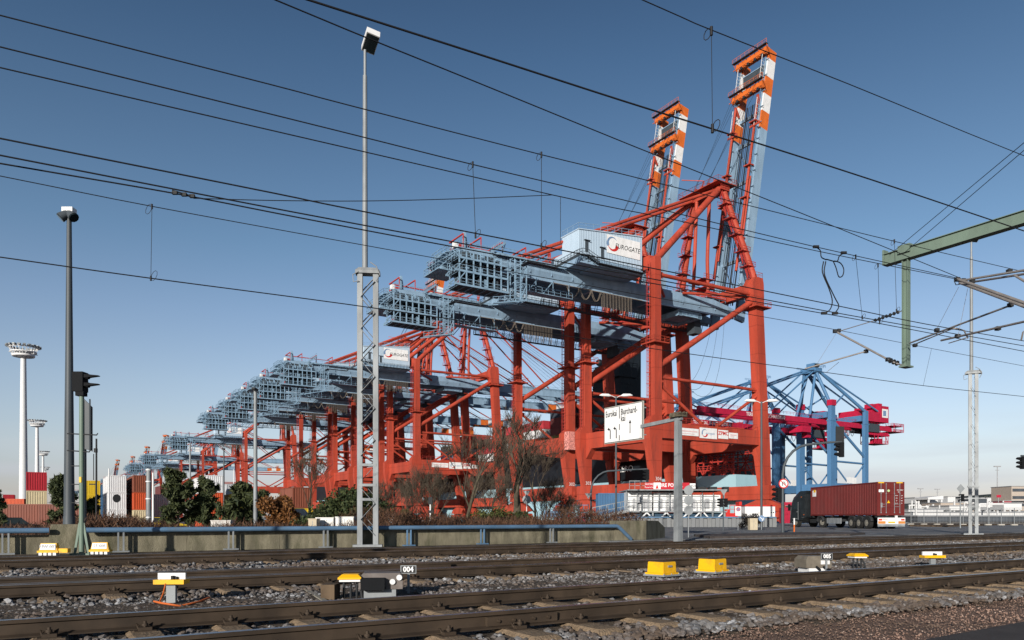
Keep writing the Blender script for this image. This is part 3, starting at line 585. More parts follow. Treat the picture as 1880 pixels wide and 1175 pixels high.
# ---------------------------------------------------------------- ballast stones
def stones(name,N,region,rmin,rmax,m,label,squash=.7,keep=None,zoff=0.0,lumps=6):
    ph=(1+5**.5)/2; bv=np.array([(-1,ph,0),(1,ph,0),(-1,-ph,0),(1,-ph,0),(0,-1,ph),(0,1,ph),(0,-1,-ph),(0,1,-ph),(ph,0,-1),(ph,0,1),(-ph,0,-1),(-ph,0,1)],float); bv/=np.linalg.norm(bv[0])
    bf=np.array([(0,11,5),(0,5,1),(0,1,7),(0,7,10),(0,10,11),(1,5,9),(5,11,4),(11,10,2),(10,7,6),(7,1,8),(3,9,4),(3,4,2),(3,2,6),(3,6,8),(3,8,9),(4,9,5),(2,4,11),(6,2,10),(8,6,7),(9,8,1)])
    u,q=region(N)
    if keep is not None: k=keep(u,q); u,q=u[k],q[k]
    N=len(u); r=rmin+(rmax-rmin)*NR.rand(N)**2
    var=bv[None]*(1+.45*(NR.rand(N,12,1)-.5))
    var=var*np.stack([1+.5*(NR.rand(N)-.5)*1.2,1+.5*(NR.rand(N)-.5),squash*(.7+.6*NR.rand(N))],-1)[:,None,:]
    a=NR.rand(N)*6.283; t=(NR.rand(N)-.5)*1.2; ca,sa,ct,st=np.cos(a),np.sin(a),np.cos(t),np.sin(t)
    X,Y,Z=var[...,0],var[...,1],var[...,2]; Y2=Y*ct[:,None]-Z*st[:,None]; Z2=Y*st[:,None]+Z*ct[:,None]
    X3=X*ca[:,None]-Y2*sa[:,None]; Y3=X*sa[:,None]+Y2*ca[:,None]
    P=np.stack([X3,Y3,Z2],-1)*r[:,None,None]
    cx=U[0]*u+Q[0]*q; cy=U[1]*u+Q[1]*q; cz=r*.35*NR.rand(N)+zoff+NR.rand(N)*.02
    P+=np.stack([cx,cy,cz],-1)[:,None,:]
    fsx=(bf[None]+12*np.arange(N)[:,None,None])
    o=np_mesh(name,P,fsx,m,3); o['kind']='stuff'; o['label']=label; return o
def stonemat(name,ca,cb,cc):
    ca,cb,cc=[tuple(x*.86 for x in t) for t in(ca,cb,cc)]
    m=bpy.data.materials.new(name); m.use_nodes=True; n=m.node_tree.nodes; l=m.node_tree.links; b=n['Principled BSDF']; b.inputs['Roughness'].default_value=.85
    g=n.new('ShaderNodeNewGeometry'); r=n.new('ShaderNodeValToRGB'); e=r.color_ramp.elements; e[0].color=(*ca,1); e[1].color=(*cb,1); k=e.new(.55); k.color=(*cc,1); k=e.new(.8); k.color=tuple(x*1.3 for x in cc)+(1,)
    l.new(g.outputs['Random Per Island'],r.inputs[0]); tc=n.new('ShaderNodeTexCoord'); nz=n.new('ShaderNodeTexNoise'); nz.inputs['Scale'].default_value=.9; nz.inputs['Detail'].default_value=3; l.new(tc.outputs['Object'],nz.inputs[0])
    mr=n.new('ShaderNodeMapRange'); mr.inputs[1].default_value=.40; mr.inputs[2].default_value=.58; mr.inputs[4].default_value=.8; l.new(nz.outputs[0],mr.inputs[0])
    mx=n.new('ShaderNodeMix'); mx.data_type='RGBA'; mx.inputs[7].default_value=(.075,.05,.034,1); l.new(mr.outputs[0],mx.inputs[0]); l.new(r.outputs[0],mx.inputs[6])
    n2=n.new('ShaderNodeTexNoise'); n2.inputs['Scale'].default_value=40; l.new(tc.outputs['Object'],n2.inputs[0]); m2=n.new('ShaderNodeMix'); m2.data_type='RGBA'; m2.blend_type='MULTIPLY'; m2.inputs[0].default_value=.6
    l.new(mx.outputs[2],m2.inputs[6]); cr=n.new('ShaderNodeMapRange'); cr.inputs[1].default_value=.3; cr.inputs[2].default_value=.7; cr.inputs[3].default_value=.5; cr.inputs[4].default_value=1.3; l.new(n2.outputs[0],cr.inputs[0]); l.new(cr.outputs[0],m2.inputs[7])
    l.new(m2.outputs[2],b.inputs['Base Color']); return m
STM=stonemat('ballast_stone',(.07,.055,.042),(.40,.41,.43),(.14,.14,.145))
TRK=[6.1,11.1,17.0]; SP=.66
def keepf(u,q):
    k=np.ones(len(u),bool)
    for c in TRK:
        for s in(-.75,.75): k&=~(np.abs(q-c-s)<.085)
        onsl=(np.abs(q-c)<1.3)&(np.abs((u/SP)-np.round(u/SP))*SP<.14); k&=~(onsl&(NR.rand(len(u))>.06))
    for (bu,bqq,r) in BOXES: k&=~(np.hypot(u-bu,q-bqq)<r)
    return k
BOXES=[]
def reg(u0,u1,q0,q1): return lambda N:(u0+(u1-u0)*NR.rand(N), q0+(q1-q0)*NR.rand(N))
# ---------------------------------------------------------------- tracks
RAILM=mat('rail_rust',(.054,.038,.026),.7,var=.35,scale=3,dirt=(.025,.02,.017),damt=.6,dscale=1.2)
RAILT=mat('rail_polished',(.24,.26,.30),.3,metal=.8,var=.2,scale=2)
SLP=mat('sleeper_grey_brown',(.24,.175,.115),.9,var=.3,scale=5,dirt=(.07,.05,.035),damt=.6,dscale=6,bump=.5,bscale=40)
prof=[(-.075,0),(.075,0),(.075,.012),(.02,.03),(.01,.045),(.01,.125),(.034,.137),(.036,.168),(.03,.174),(-.03,.174),(-.036,.168),(-.034,.137),(-.01,.125),(-.01,.045),(-.02,.03),(-.075,.012)]
prof=[(x_,z_*.79) for x_,z_ in prof]; RZ=.0835; LIFT=.0375
def rail_mesh(q0,u0,u1,z0=RZ):
    m=MB(); n=len(prof); A=[(u0,q0+a,z0+b) for a,b in prof]; Bq=[(u1,q0+a,z0+b) for a,b in prof]
    for i in range(n):
        j=(i+1)%n; m.add([A[i],A[j],Bq[j],Bq[i]],[(0,1,2,3)],False,1 if i in(8,) else 0)
    return m
def sleeper_mesh():
    m=MB()
    m.loft([[(-.13,-1.3,-.12),(.13,-1.3,-.12),(.13,1.3,-.12),(-.13,1.3,-.12)],[(-.13,-1.3,.02),(.13,-1.3,.02),(.13,1.3,.02),(-.13,1.3,.02)],[(-.105,-1.26,.042),(.105,-1.26,.042),(.105,1.26,.042),(-.105,1.26,.042)]])
    for s in(-.75,.75):
        m.box(-.08,s-.19,.035,.08,s+.19,.05,1)
        for t in(-.135,.135):
            m.box(-.05,s+t-.03,.05,.05,s+t+.03,.075,1); m.tube((0,s+t,.05),(0,s+t,.125),.014,n=6,mi=1); m.tube((0,s+t,.085),(0,s+t,.105),.026,n=6,mi=1)
            for w_ in(-.045,.045): m.path([(w_,s+t+.02,.06),(w_*1.3,s+t+.05,.1),(w_*.8,s+t*.75,.085)],.009,5,1)
    return m
slm=None; lb=('nearest railway track with rusty brown rails on worn sleepers','middle railway track with darker rails behind the yellow boxes','farthest railway track running along the low concrete wall')
for c,l,u1 in zip(TRK,lb,(150,170,170)):
    T=thing('railway_track',l,'railway track',W(0,c),TH,'railway tracks across the foreground')
    for s in(-.75,.75):
        rail_mesh(s,-14,u1).build('rail',[RAILM,RAILT],T)
    k0=int(-6/SP*c/6.1); 
    for k in range(k0,k0+98):
        if slm is None: o=sleeper_mesh().build('sleeper',[SLP,RAILM],T); slm=o.data
        else: o=link('sleeper',slm,T)
        o.location=(k*SP+random.uniform(-.015,.015),random.uniform(-.03,.03),LIFT+random.uniform(-.004,0))
    m=MB()
    for k in range(k0+98,int(u1/SP)): m.cbox((k*SP,0,-.03+LIFT),(.24,2.6,.14))
    o=m.build('sleepers',SLP,T); o['kind']='stuff'
    if c==11.1:   # switch blades lying inside the middle track, with check rail fittings
        m=MB(); n=len(prof)
        for (ua,qa,ub,qb) in((-14,-.42,17,-.60),(-14,.40,6,.62)):
            A=[(ua,qa+a,.0835+b*.97) for a,b in prof]; Bq=[(ub,qb+a*.4,.0835+b*.97) for a,b in prof]
            for i in range(n): j=(i+1)%n; m.add([A[i],A[j],Bq[j],Bq[i]],[(0,1,2,3)],False,1 if i==8 else 0)
        m.build('switch_blade',[RAILM,RAILT],T)
    if c==6.1:
        for s,ub in((-.75,3.4),(.75,8.3),(-.75,-3)):
            m=MB(); m.box(ub-.35,s-.05,.105,ub+.35,s-.012,.18); m.box(ub-.35,s+.012,.105,ub+.35,s+.05,.18)
            for t in(-.25,-.1,.1,.25): m.tube((ub+t,s-.07,.145),(ub+t,s+.07,.145),.014,n=6)
            m.build('fishplate',RAILM,T)
# ---------------------------------------------------------------- trackside boxes between the first two tracks
def onground(px,py,z=0.0): d=F*(CH-z)/(py-HZ); return V(at(px,d,z))
def qy(p): return (p[0]*U[0]+p[1]*U[1], p[0]*Q[0]+p[1]*Q[1])
def yellow_box(px,py,lab,w_=.5,dd=.42,h=.2):
    p=onground(px,py,.0); BOXES.append((*qy(p),.4)); T=thing('trackside_box',lab,'equipment box',p,math.radians(42),'yellow trackside boxes between the rails')
    m=MB(); m.loft([rect(-w_/2-.03,w_/2+.03,-dd/2-.03,dd/2+.03,.08),rect(-w_/2-.03,w_/2+.03,-dd/2-.03,dd/2+.03,.11),rect(-w_/2,w_/2,-dd/2,dd/2,.112),rect(-w_/2+.008,w_/2-.008,-dd/2+.008,dd/2-.008,.11+h),rect(-w_/2+.018,w_/2-.018,-dd/2+.018,dd/2-.018,.115+h)]); m.build('cover',YEL,T)
    m=MB(); m.box(-w_/2+.04,-dd/2+.04,.112+h,w_/2-.04,dd/2-.04,.121+h); m.build('lid',RAILM,T); m=MB(); m.loft([rect(-w_/2-.05,w_/2+.05,-dd/2-.05,dd/2+.05,.055),rect(-w_/2-.045,w_/2+.045,-dd/2-.045,dd/2+.045,.082)]); [m.tube((x_,y_,.08),(x_,y_,.10),.012,n=6) for x_ in(-w_/2-.03,0,w_/2+.03) for y_ in(-dd/2-.03,dd/2+.03)]; m.build('flange',GALV,T)
    m=MB(); m.box(-w_/2-.02,-dd/2-.02,.05,w_/2+.02,dd/2+.02,.079); m.box(-w_/2+.05,-dd/2+.05,-.05,w_/2-.05,dd/2-.05,.05); m.build('base',DRK,T)
    m=MB(); m.box(-.05,-dd/2-.012,.2,.05,-dd/2+.01,.23); m.build('latch',GALV,T); m=MB(); m.box(w_/2-.015,-.06,.17,w_/2+.006,.06,.22); m.build('label',mat('worn_label',(.5,.34,.06),.6),T)
yellow_box(1215,1063,'yellow plastic trackside box, left one of the pair with sharp front corner toward the camera',.34,.32,.17)
yellow_box(1308,1057,'yellow plastic trackside box, right one of the pair, slightly taller with ribbed brown lid edge',.36,.33,.18)
def board_post(px,py,lab,w_=.33,rz=0.06,post=.24):
    p=onground(px,py,.02); BOXES.append((*qy(p),.15)); T=thing('marker_post',lab,'marker post',p,rz)
    m=MB(); m.box(-.05,-.025,-.1,.05,.025,post); m.build('post',GALV,T)
    m=MB(); m.box(-w_/2,-.09,post,w_/2,.09,post+.05); m.build('shelf',YEL,T)
    m=MB(); m.box(-w_/2+.015,.0,post+.05,w_/2-.015,.03,post+.12); m.box(-w_/2+.015,-.004,post+.082,w_/2-.015,.0,post+.086); m.build('board',WHT,T)
    m=MB(); m.tube((.02,-.02,post+.05),(.02,-.02,post+.09),.02); m.tube((.06,-.02,post+.05),(.06,-.02,post+.08),.015); m.build('knob',DRK,T)
    return T
T=board_post(315,1111,'small yellow shelf with white board on a stub post beside orange cable')
board_post(1712,1043,'small yellow shelf with white board on a stub post at far right between rails',w_=.42,post=.2)
OCAB=mat('orange_cable',(.55,.13,.03),.6)
m=MB(); P=[onground(x_,y_,.07) for x_,y_ in((283,1104),(296,1110),(330,1110),(365,1104),(385,1100))]; m.path([p+V((0,0,.02*math.sin(i*2))) for i,p in enumerate(P)],.012,6); m.path([onground(292,1108,.05),onground(300,1106,.1)+V((0,0,.1)),onground(304,1106,.1)+V((0,0,.2))],.008,6); o=m.build('signal_cable',OCAB); tag(o,'loose orange cable curled at the foot of the stub post','cable')
def capped_post(px,py,lab,s=1.0):
    p=onground(px,py,.0); BOXES.append((*qy(p),.2)); T=thing('capped_box',lab,'equipment box',p,.1)
    m=MB()
    for x_ in(-.11,0,.1): m.tube((x_*s,0,0),(x_*s,0,.33*s),.022*s)
    m.path([(.1*s,.0,.32*s),(.17*s,-.02,.2*s),(.2*s,-.05,0)],.018,6); m.build('conduit',DRK,T)
    m=MB(); m.box(-.17*s,-.12,.33*s,.17*s,.12,.37*s); m.build('tray',WHT,T)
    m=MB(); m.loft([rect(-.19*s,.19*s,-.14,.14,.37*s),rect(-.19*s,.19*s,-.14,.14,.40*s),rect(-.13*s,.13*s,-.09,.09,.45*s)]); m.build('cap',YEL,T)
capped_post(644,1103,'dirty yellow cap on a white tray and dark conduits beside the grey point machine',.72)
capped_post(1574,1047,'yellow capped tray on a thin dark post right of the number 005 plate',.72)
WOODB=mat('old_timber',(.10,.07,.045),.9,var=.4,scale=6)
m=MB(); p=onground(607,1104,.0); m.cbox(p+V((0,0,.10)),(.16,.3,.22)); o=m.build('timber_block',WOODB); tag(o,'old brown timber block left of the yellow capped tray','timber block'); BOXES.append((*qy(p),.25))
m=MB(); a=onground(560,1083,.03);b=onground(600,1108,.03); m.beam(a,b,.06,.05); o=m.build('concrete_trough',mat('trough_concrete',(.25,.23,.19),.9)); tag(o,'pale slanting concrete strip beside the timber block','strip')
def machine(px,py,lab,w_,h,flip,style):
    p=onground(px,py,.0); BOXES.append((*qy(p),.55)); T=thing('point_machine',lab,'point machine',p,TH*.25)
    m=MB(); m.loft([rect(-w_/2,w_/2,-.2,.2,.14),rect(-w_/2,w_/2,-.2,.2,h-.06),rect(-w_/2+.05,w_/2-.03,-.16,.16,h)]); m.build('housing',mat('machine_grey_'+style,(.16,.14,.13) if style=='lamps' else (.17,.15,.12),.6,var=.2,scale=6,dirt=(.07,.05,.04),damt=.6,dscale=5),T)
    m=MB(); m.box(-w_/2+.06,-.18,-.06,w_/2-.08,.18,.14); m.build('base',WHT if style!='lamps' else GALV,T)
    if style=='lamps':
        m=MB(); m.cbox((-.09,-.26,.21),(.28,.12,.14)); m.box(-.22,-.3,.15,.06,-.2,.17); m.build('motor',BLK,T)
        m=MB(); m.tube((.14,-.205,.23),(.14,-.23,.23),.034,n=14); m.build('reflector',WHT,T); m=MB(); m.tube((.22,-.205,.28),(.22,-.23,.28),.034,n=14); m.build('reflector',WHT,T)
    else:
        m=MB(); m.box(.03,-.215,h-.14,.19,-.202,h-.06); m.build('plate',WHT,T); m=MB(); 
        for x_ in(-.05,.08): m.path([(x_,-.2,.16),(x_+.03,-.26,.12),(x_+.05,-.24,.02)],.02,6)
        m.build('hose',BLK,T)
machine(700,1100,'grey point machine with two round white reflectors beside the yellow capped tray',.52,.33,0,'lamps')
machine(1492,1056,'brown topped point machine on a white base behind the number 005 plate',.46,.34,0,'plain')
BLKP=mat('plate_black',(.02,.02,.022),.5)
def numplate(px,py,txt,lab,h=.30):
    p=onground(px,py,.0); T=thing('number_plate',lab,'sign',p,.05)
    m=MB(); m.box(-.016,-.01,-.05,.016,.01,h); m.build('post',GALV,T); m=MB(); m.box(-.10,-.02,h-.015,.10,-.008,h+.09); pl=m.build('plate',GALV,T); m=MB(); m.box(-.088,-.027,h-.004,.088,-.02,h+.08); m.build('face',BLKP,pl)
    text(pl,txt,.092,SIGNW,(0,-.031,h+.038),sx=.95,bold=.003)
numplate(750,1094,'004','small black number plate reading 004 on a stub post')
numplate(1517,1058,'005','black number plate 005 beside the brown topped point machine',.30)
def marker(px,py,txt,lab,extra=0):
    p=onground(px,py,.02); T=thing('signal_box',lab,'equipment box',p,.06)
    m=MB(); m.loft([rect(-.27,.27,-.1,.1,.05),rect(-.27,.27,-.1,.1,.10),rect(-.235,.235,-.07,.07,.11),rect(-.20,.20,-.05,.05,.30)]); 
    if extra: m.box(.27,-.08,.05,.5,.08,.16)
    m.build('cover',YEL,T); m=MB(); m.loft([[(-.2,-.088,.13),(.2,-.088,.13),(.2,-.094,.13),(-.2,-.094,.13)],[(-.185,-.066,.28),(.185,-.066,.28),(.185,-.072,.28),(-.185,-.072,.28)]]); pl=m.build('plate',SIGNW,T)
    m=MB(); [m.box(x_-.04,-.11,-.02,x_+.04,.05,.05) for x_ in(-.18,-.06,.06,.18)]; m.build('foot',WHT,T)
    t=text(pl,txt,.12,mat('print_grey',(.45,.45,.46),.5),(0,-.088,.205),bold=.002)
marker(91,1018,'HW 003','yellow box with white plate HW 003 at the wall left of the green signal post',1)
marker(185,1016,'S1 606','yellow box with white plate S1 606 right of the green signal post')
stones('ballast',34000,reg(-7,17,4.45,9.9),.016,.036,STM,'grey and brown ballast stones around the nearest track',keep=keepf,zoff=.022)
stones('ballast',2600,reg(-5,24,4.55,5.0),.03,.055,STM,'larger pale stones along the ballast edge',keep=keepf,zoff=.01)
stones('ballast',60000,lambda N:(lambda t:(-10+80*t,9.6+10.6*NR.rand(N)))(NR.rand(N)**1.3),.028,.05,STM,'grey ballast stones between the farther tracks',keep=keepf,zoff=.036)
stones('ballast',9000,reg(15,70,4.5,9.9),.026,.045,STM,'ballast stones along the nearest track toward the right',keep=keepf,zoff=.036)
stones('fine_gravel',26000,lambda N:(-4+26*NR.rand(N)**1.4,3.2+1.75*NR.rand(N)),.004,.011,stonemat('grit',(.17,.10,.075),(.46,.35,.29),(.27,.17,.13)),'fine reddish grit scattered over the gravel path')
# ---------------------------------------------------------------- wall, guard pipe
CONC=mat('mossy_concrete',(.21,.19,.135),.9,var=.35,scale=3,dirt=(.065,.068,.036),damt=.9,dscale=2.2,streak=.35,bump=.5,bscale=45)
WQ=25.35
def wallu(px): return onq(px,WQ-.15)
T=thing('concrete_wall','low mossy concrete wall behind the tracks, ending in a dark slanted wedge at the road','wall',W(0,WQ),TH)
def wseg(x0,x1,h,th=.3,nm='wall_section',dz=0):
    m=MB(); a,b=wallu(x0),wallu(x1); k=max(1,int((b-a)/2.6)); 
    for i in range(k):
        p=a+(b-a)*i/k+.006; q_=a+(b-a)*(i+1)/k-.006; m.box(p,-th/2,-.05,q_,th/2,h)
    m.build(nm,CONC,T)
wseg(-60,93,.50); wseg(149,1128,.64); wseg(1128,1186,.86,.34)
m=MB(); a,b=wallu(93),wallu(149); m.loft([rect(a-.1,b+.12,-.33,.4,-.05),rect(a,b,-.25,.35,.80)]); m.build('footing',CONC,T)
m=MB(); a=wallu(1186); e=V((3.2,2.2,0)); n_=V((-.2,.3,0)); p0=V((a,-.17,0))
m.loft([[p0+V((0,0,-.05)),p0+e+V((0,0,-.05)),p0+e+n_+V((0,0,-.05)),p0+n_+V((0,0,-.05))],[p0+V((0,0,.5)),p0+e+V((0,0,.5)),p0+e+n_+V((0,0,.5)),p0+n_+V((0,0,.5))],[p0+V((0,0,.86)),p0+e*.62+V((0,0,.84)),p0+e*.62+n_+V((0,0,.84)),p0+n_+V((0,0,.86))]]); m.build('wall_end',CONC,T)
PQ=24.95
def pu(px): return onq(px,PQ)
for i,(x0,x1,l) in enumerate(((-60,90,'blue guard pipe left of the dark lamp post'),(157,1131,'long blue guard pipe on steel posts, bent down at its right end'))):
    T=thing('guard_pipe',l,'guard rail',W(0,PQ),TH); m=MB(); a,b=pu(x0),pu(x1)
    pts=[(a+(b-a)*k/24,0,.63) for k in range(25)]
    if i: pts+=[(b+.08,0,.615),(b+.2,0,.55),(b+.85,0,.05)]
    m.path(pts,.078,14); m.build('pipe',PIPE,T)
    for px in((10,) if not i else (222,424,598,751,886,1013)):
        m=MB(); u_=pu(px)
        for d_ in(-.07,.07): m.box(u_+d_-.022,-.03,-.03,u_+d_+.022,.03,.56)
        m.box(u_-.22,-.1,-.03,u_+.22,.1,.012); m.build('post',GALV if px not in(751,886) else PIPE,T)
# ================================================================ lattice masts with floodlights
def lattice_mast(label,loc,rz,zt=9.45,top=17.25,w=.27,lw=.075):
    T=thing('lattice_mast',label,'mast',loc,rz,'lattice lighting masts along the tracks')
    m=MB()
    for s in(-1,1):
        x=s*w
        m.box(x-.075,-.12,0,x+.075,.12-.0,zt) if 0 else None
        m.box(x-.09,-.14,0,x+.09,-.128,zt); m.box(x-.09,.128,0,x+.09,.14,zt); m.box(x+s*.078,-.128,0,x+s*.09,.128,zt)
        m.box(x-.011,-.128,0,x+.011,.128,zt)
    m.build('chord',GALV,T)
    m=MB()
    for y in(-.145,.145):
        k=0; z=.35
        while z<zt-.6:
            s=1 if k%2 else -1; o=.25 if y>0 else 0
            if not (1.6<z<2.6 and y<0): m.beam((-s*(w-.03),y,z+o),(s*(w-.03),y,min(z+.55+o,zt)),.012,lw,up=(0,1,0))
            z+=.55; k+=1
    for z in(1.55,2.05,2.75): m.box(-.3,-.15,z,.3,.15,z+.09)
    m.build('lacing',GALV,T)
    m=MB(); m.loft([rect(-.42,.42,-.2,.2,zt-.02),rect(-.42,.42,-.2,.2,zt+.08),rect(-.3,.3,-.16,.16,zt+.18)]); m.path([(.1,-.2,zt+.35),(.3,-.25,zt+.2),(.42,-.22,zt-.05),(.3,-.22,zt-.3)],.02,6); m.path([(-.3,-.2,zt+.02),(-.5,-.2,zt-.1),(-.48,-.2,zt-.35),(-.3,-.2,zt-.3)],.018,6); m.build('head_plate',GALV,T)
    m=MB(); m.path([(-.1,0,zt+.1),(-.1,0,top-.9)],[.10,.075],10); m.path([(-.1,0,top-.95),(-.1,0,top)],.05,8); m.build('pole',GALV,T)
    m=MB(); m.box(-.5,-.3,-.05,.5,.3,.03); m.build('base_plate',GALV,T)
    m=MB(); M=Matrix.Rotation(math.radians(-25),3,'X')@Matrix.Rotation(math.radians(20),3,'Z')
    m.cbox((.1,-.1,top+.26),(.46,.70,.27),M=M); hd=m.build('floodlight',WHT,T)
    m=MB(); m.cbox(V((.1,-.1,top+.26))+M@V((0,0,-.14)),(.41,.63,.012),M=M); m.build('lens',GLASS,hd)
    return T
d0=26.0; lm=lattice_mast('tall galvanised lattice mast with floodlight standing before the blue guard pipe',at(675.5,d0,.03),.12,lw=.13)
lattice_mast('galvanised lattice mast with floodlight beside the road at right, behind the green beam',at(1787,44,.03),-.5,w=.16,lw=.10)
# dark lamp post, backs of signs, railway signal
def post(m,loc,r0,r1,h,n=12): m.path([V(loc),V(loc)+V((0,0,h))],[r0,r1],n)
p=V(at(127,22.4,.78)); T=thing('street_lamp','tall dark grey lamp post with twin spotlights on the concrete footing','street lamp',p)
m=MB(); post(m,(0,0,0),.15,.065,9.4); m.path([(0,0,0),(0,0,.25)],[.165,.16],12); m.build('pole',LAMPG,T)
for sx in(-1,1):
    m=MB(); m.tube((sx*.02,-.02,9.35),(sx*.20,-.10,9.18),.11,.15,n=12); hd=m.build('spotlight',LAMPG,T); m=MB(); m.tube((sx*.201,-.1,9.18),(sx*.215,-.106,9.165),.135,n=12); m.build('lens',GLASS,hd)
m=MB(); m.box(-.16,-.12,9.3,.16,.12,9.5); m.build('lamp_hood',WHT,T)
copy_tree(T,(-7.9,7.5,0),0,'second dark lamp post beyond the left edge, shading the tracks')
p=V(at(153.5,23.6,.78)); T=thing('sign_post','grey post with the blank back of a tall sign behind the green signal','sign',p)
m=MB(); post(m,(0,0,0),.085,.08,3.9); m.build('post',LAMPG,T)
m=MB(); m.cbox((.2,.0,3.15),(.25,.04,1.6),M=Matrix.Rotation(math.radians(-62),3,'Z')); m.prism([(.02,-.05,2.4),(.30,-.05,2.3),(.30,-.05,3.7),(.02,-.05,3.98)],(0,.03,0)); m.build('panel',LAMPG,T)
p=V(at(150,20.3,.0)); T=thing('railway_signal','green signal post with black two lamp head and long visors','railway signal',p)
m=MB(); post(m,(0,0,0),.068,.06,4.35); 
for s in(-1,1): m.beam((s*.19,0,0),(s*.05,0,.85),.03,.06)
m.box(-.27,-.12,-.02,.27,.12,.03); m.build('post',GREEN,T)
m=MB(); m.box(-.12,-.1,4.3,.1,.1,4.42); m.box(-.19,-.12,4.42,.09,.16,4.95); m.box(-.21,-.1,4.44,-.18,.1,4.93); m.build('head',BLK,T)
for z in(4.81,4.58):
    m=MB(); m.loft([[(.08,-.09*k,z+.08),(.08,.09,z+.08),(.08,.09,z-.02),(.08,-.09,z-.02)] for k in(1,)]+[[(.47,-.06,z+.05),(.47,.06,z+.05),(.47,.06,z+.03),(.47,-.06,z+.03)]]); m.tube((.06,0,z+.02),(.2,0,z+.02),.075,n=10); m.build('visor',BLK,T)
m=MB()
for z in(3.26,2.8): m.tube((-.38,-.02,z+.02),(.42 if z>3 else .22,-.02,z-.02),.018,n=6); m.path([(.42 if z>3 else .22,-.02,z-.02),(.45 if z>3 else .24,-.02,z+.03)],.014,5)
m.beam((0,-.03,2.75),(0,-.03,3.3),.02); m.build('climbing_bar',DRK,T)
for z in(2.4,1.9,1.4): m=MB(); m.cbox((-.16,0,z),(.22,.1,.02)); m.build('step',DRK,T)
m=MB(); m.box(-.03,-.075,1.95,.03,-.065,2.1); m.build('tag',YEL,T)
for o_,xy,l_ in((T,(-12.5,12.7),'second green railway signal left of the picture, casting a shadow on the wall'),):
    copy_tree(o_,(xy[0],xy[1],0),0,l_)
p=V(at(177,27,.0)); T=thing('traffic_signal','thin dark post with slim hanging signal just right of the green post','traffic light',p)
m=MB(); post(m,(0,0,0),.035,.03,3.85); m.beam((0,0,2.2),(-.25,0,2.2),.04); m.build('post',DRK,T); m=MB(); m.tube((-.1,0,2.35),(-.1,0,3.3),.015); m.box(-.07,-.05,3.35,.02,.05,3.5); m.build('rod',DRK,T)
def pole(px,d,ytop,lab,r=.06,m_=GALV,ybase=None,head=None,name='pole',cat='pole',bands=0):
    z0=-.5 if d>75 and px<1000 else 0; p=V(at(px,d,z0)); T=thing(name,lab,cat,p); h=zy(ytop,d)-z0
    m=MB(); post(m,(0,0,0),r,r*.8,h,10); m.build('post',m_,T)
    if bands:
        m=MB(); [m.path([(0,0,h*k),(0,0,h*k+.06)],r*1.04,10) for k in(.28,.55,.8,.97)]; m.build('band',WHT,T)
    if head=='lamp': m=MB(); m.cbox((0,-.1,h+.06),(.18,.6,.12)); m.build('lamp_head',DRK,T)
    if head=='double':
        for s in(-1,1):
            m=MB(); m.path([(s*.05,0,h-.15),(s*.35,0,h),(s*.5,0,h+.02)],.03,6); m.path([(s*.45,0,h+.02),(s*.7,0,h+.07),(s*1.3,0,h+.1),(s*1.55,0,h+.06)],[.04,.15,.13,.03],8); m.build('lamp_head',WHT,T)
    return T
pole(273,38,860,'thick grey pole with pale bands left of the pines',.14,GALV,bands=1)
pole(281,46,868,'white pole just behind the banded grey pole',.07,WHT)
pole(349,52,815,'thin grey lamp post in front of the left pine',.07,LAMPG and GALV,head=None,name='lamp_post',cat='street lamp')
pole(469,42,717,'tall pale lamp post with small dark head right of the pines',.12,GALV,head='lamp',name='lamp_post',cat='street lamp')
pole(411,85,825,'thin lamp post behind the pines before the yellow container',.09,LAMPG,head='lamp',name='lamp_post',cat='street lamp')
pole(429,88,862,'very thin white pole before the yellow container',.05,WHT)
pole(200,55,860,'thin white pole before the white container stack',.05,WHT)
pole(1131,70,727,'street lamp with two curved white heads rising behind the direction board',.10,LAMPG,head='double',name='street_lamp',cat='street lamp')
pole(1398,68,737,'street lamp with two curved white heads before the waterside crane leg',.11,LAMPG,head='double',name='street_lamp',cat='street lamp')
def disc_sign(px,d,ys,rp,lab,m_,face=GALV,ybase=0,back=True,name='round_sign',r=.03):
    T=thing(name,lab,'road sign',at(px,d,0)); h=zy(min(ys)-rp*1.1,d); m=MB(); post(m,(0,0,0),r,r,h); m.build('post',GALV if back else WHT,T)
    for y_ in ys:
        m=MB(); R_=rp/F*d; m.tube((0,-.05,zy(y_,d)),(0,-.035,zy(y_,d)),R_,n=24); m.build('disc',m_,T)
    return T
disc_sign(215,45,[915],7.5,'round dark sign back on a thin white pole before the white containers',BLK,back=False)
disc_sign(1264,37.5,[900,918.5,937],8.6,'three round grey sign backs stacked on one pole right of the gantry post',GALV)
T=disc_sign(1398,60,[952],5.8,'round blue sign with white diagonal arrow at the lamp post foot',LBLU); m=MB(); d=60; m.beam((-.16,-.06,zy(949,d)),(.14,-.06,zy(955,d)),.05,.006,up=(0,1,0)); m.beam((.14,-.06,zy(955,d)),(-.0,-.06,zy(955.5,d)),.05,.006,up=(0,1,0)); m.beam((.14,-.06,zy(955,d)),(.12,-.06,zy(950.5,d)),.05,.006,up=(0,1,0)); m.build('arrow',SIGNW,T)
T=thing('parking_sign','white plate with round no parking sign tilted beside the dark bush at the road','road sign',at(1355,58,0)); m=MB(); post(m,(0,0,0),.025,.025,1.8); m.build('post',GALV,T)
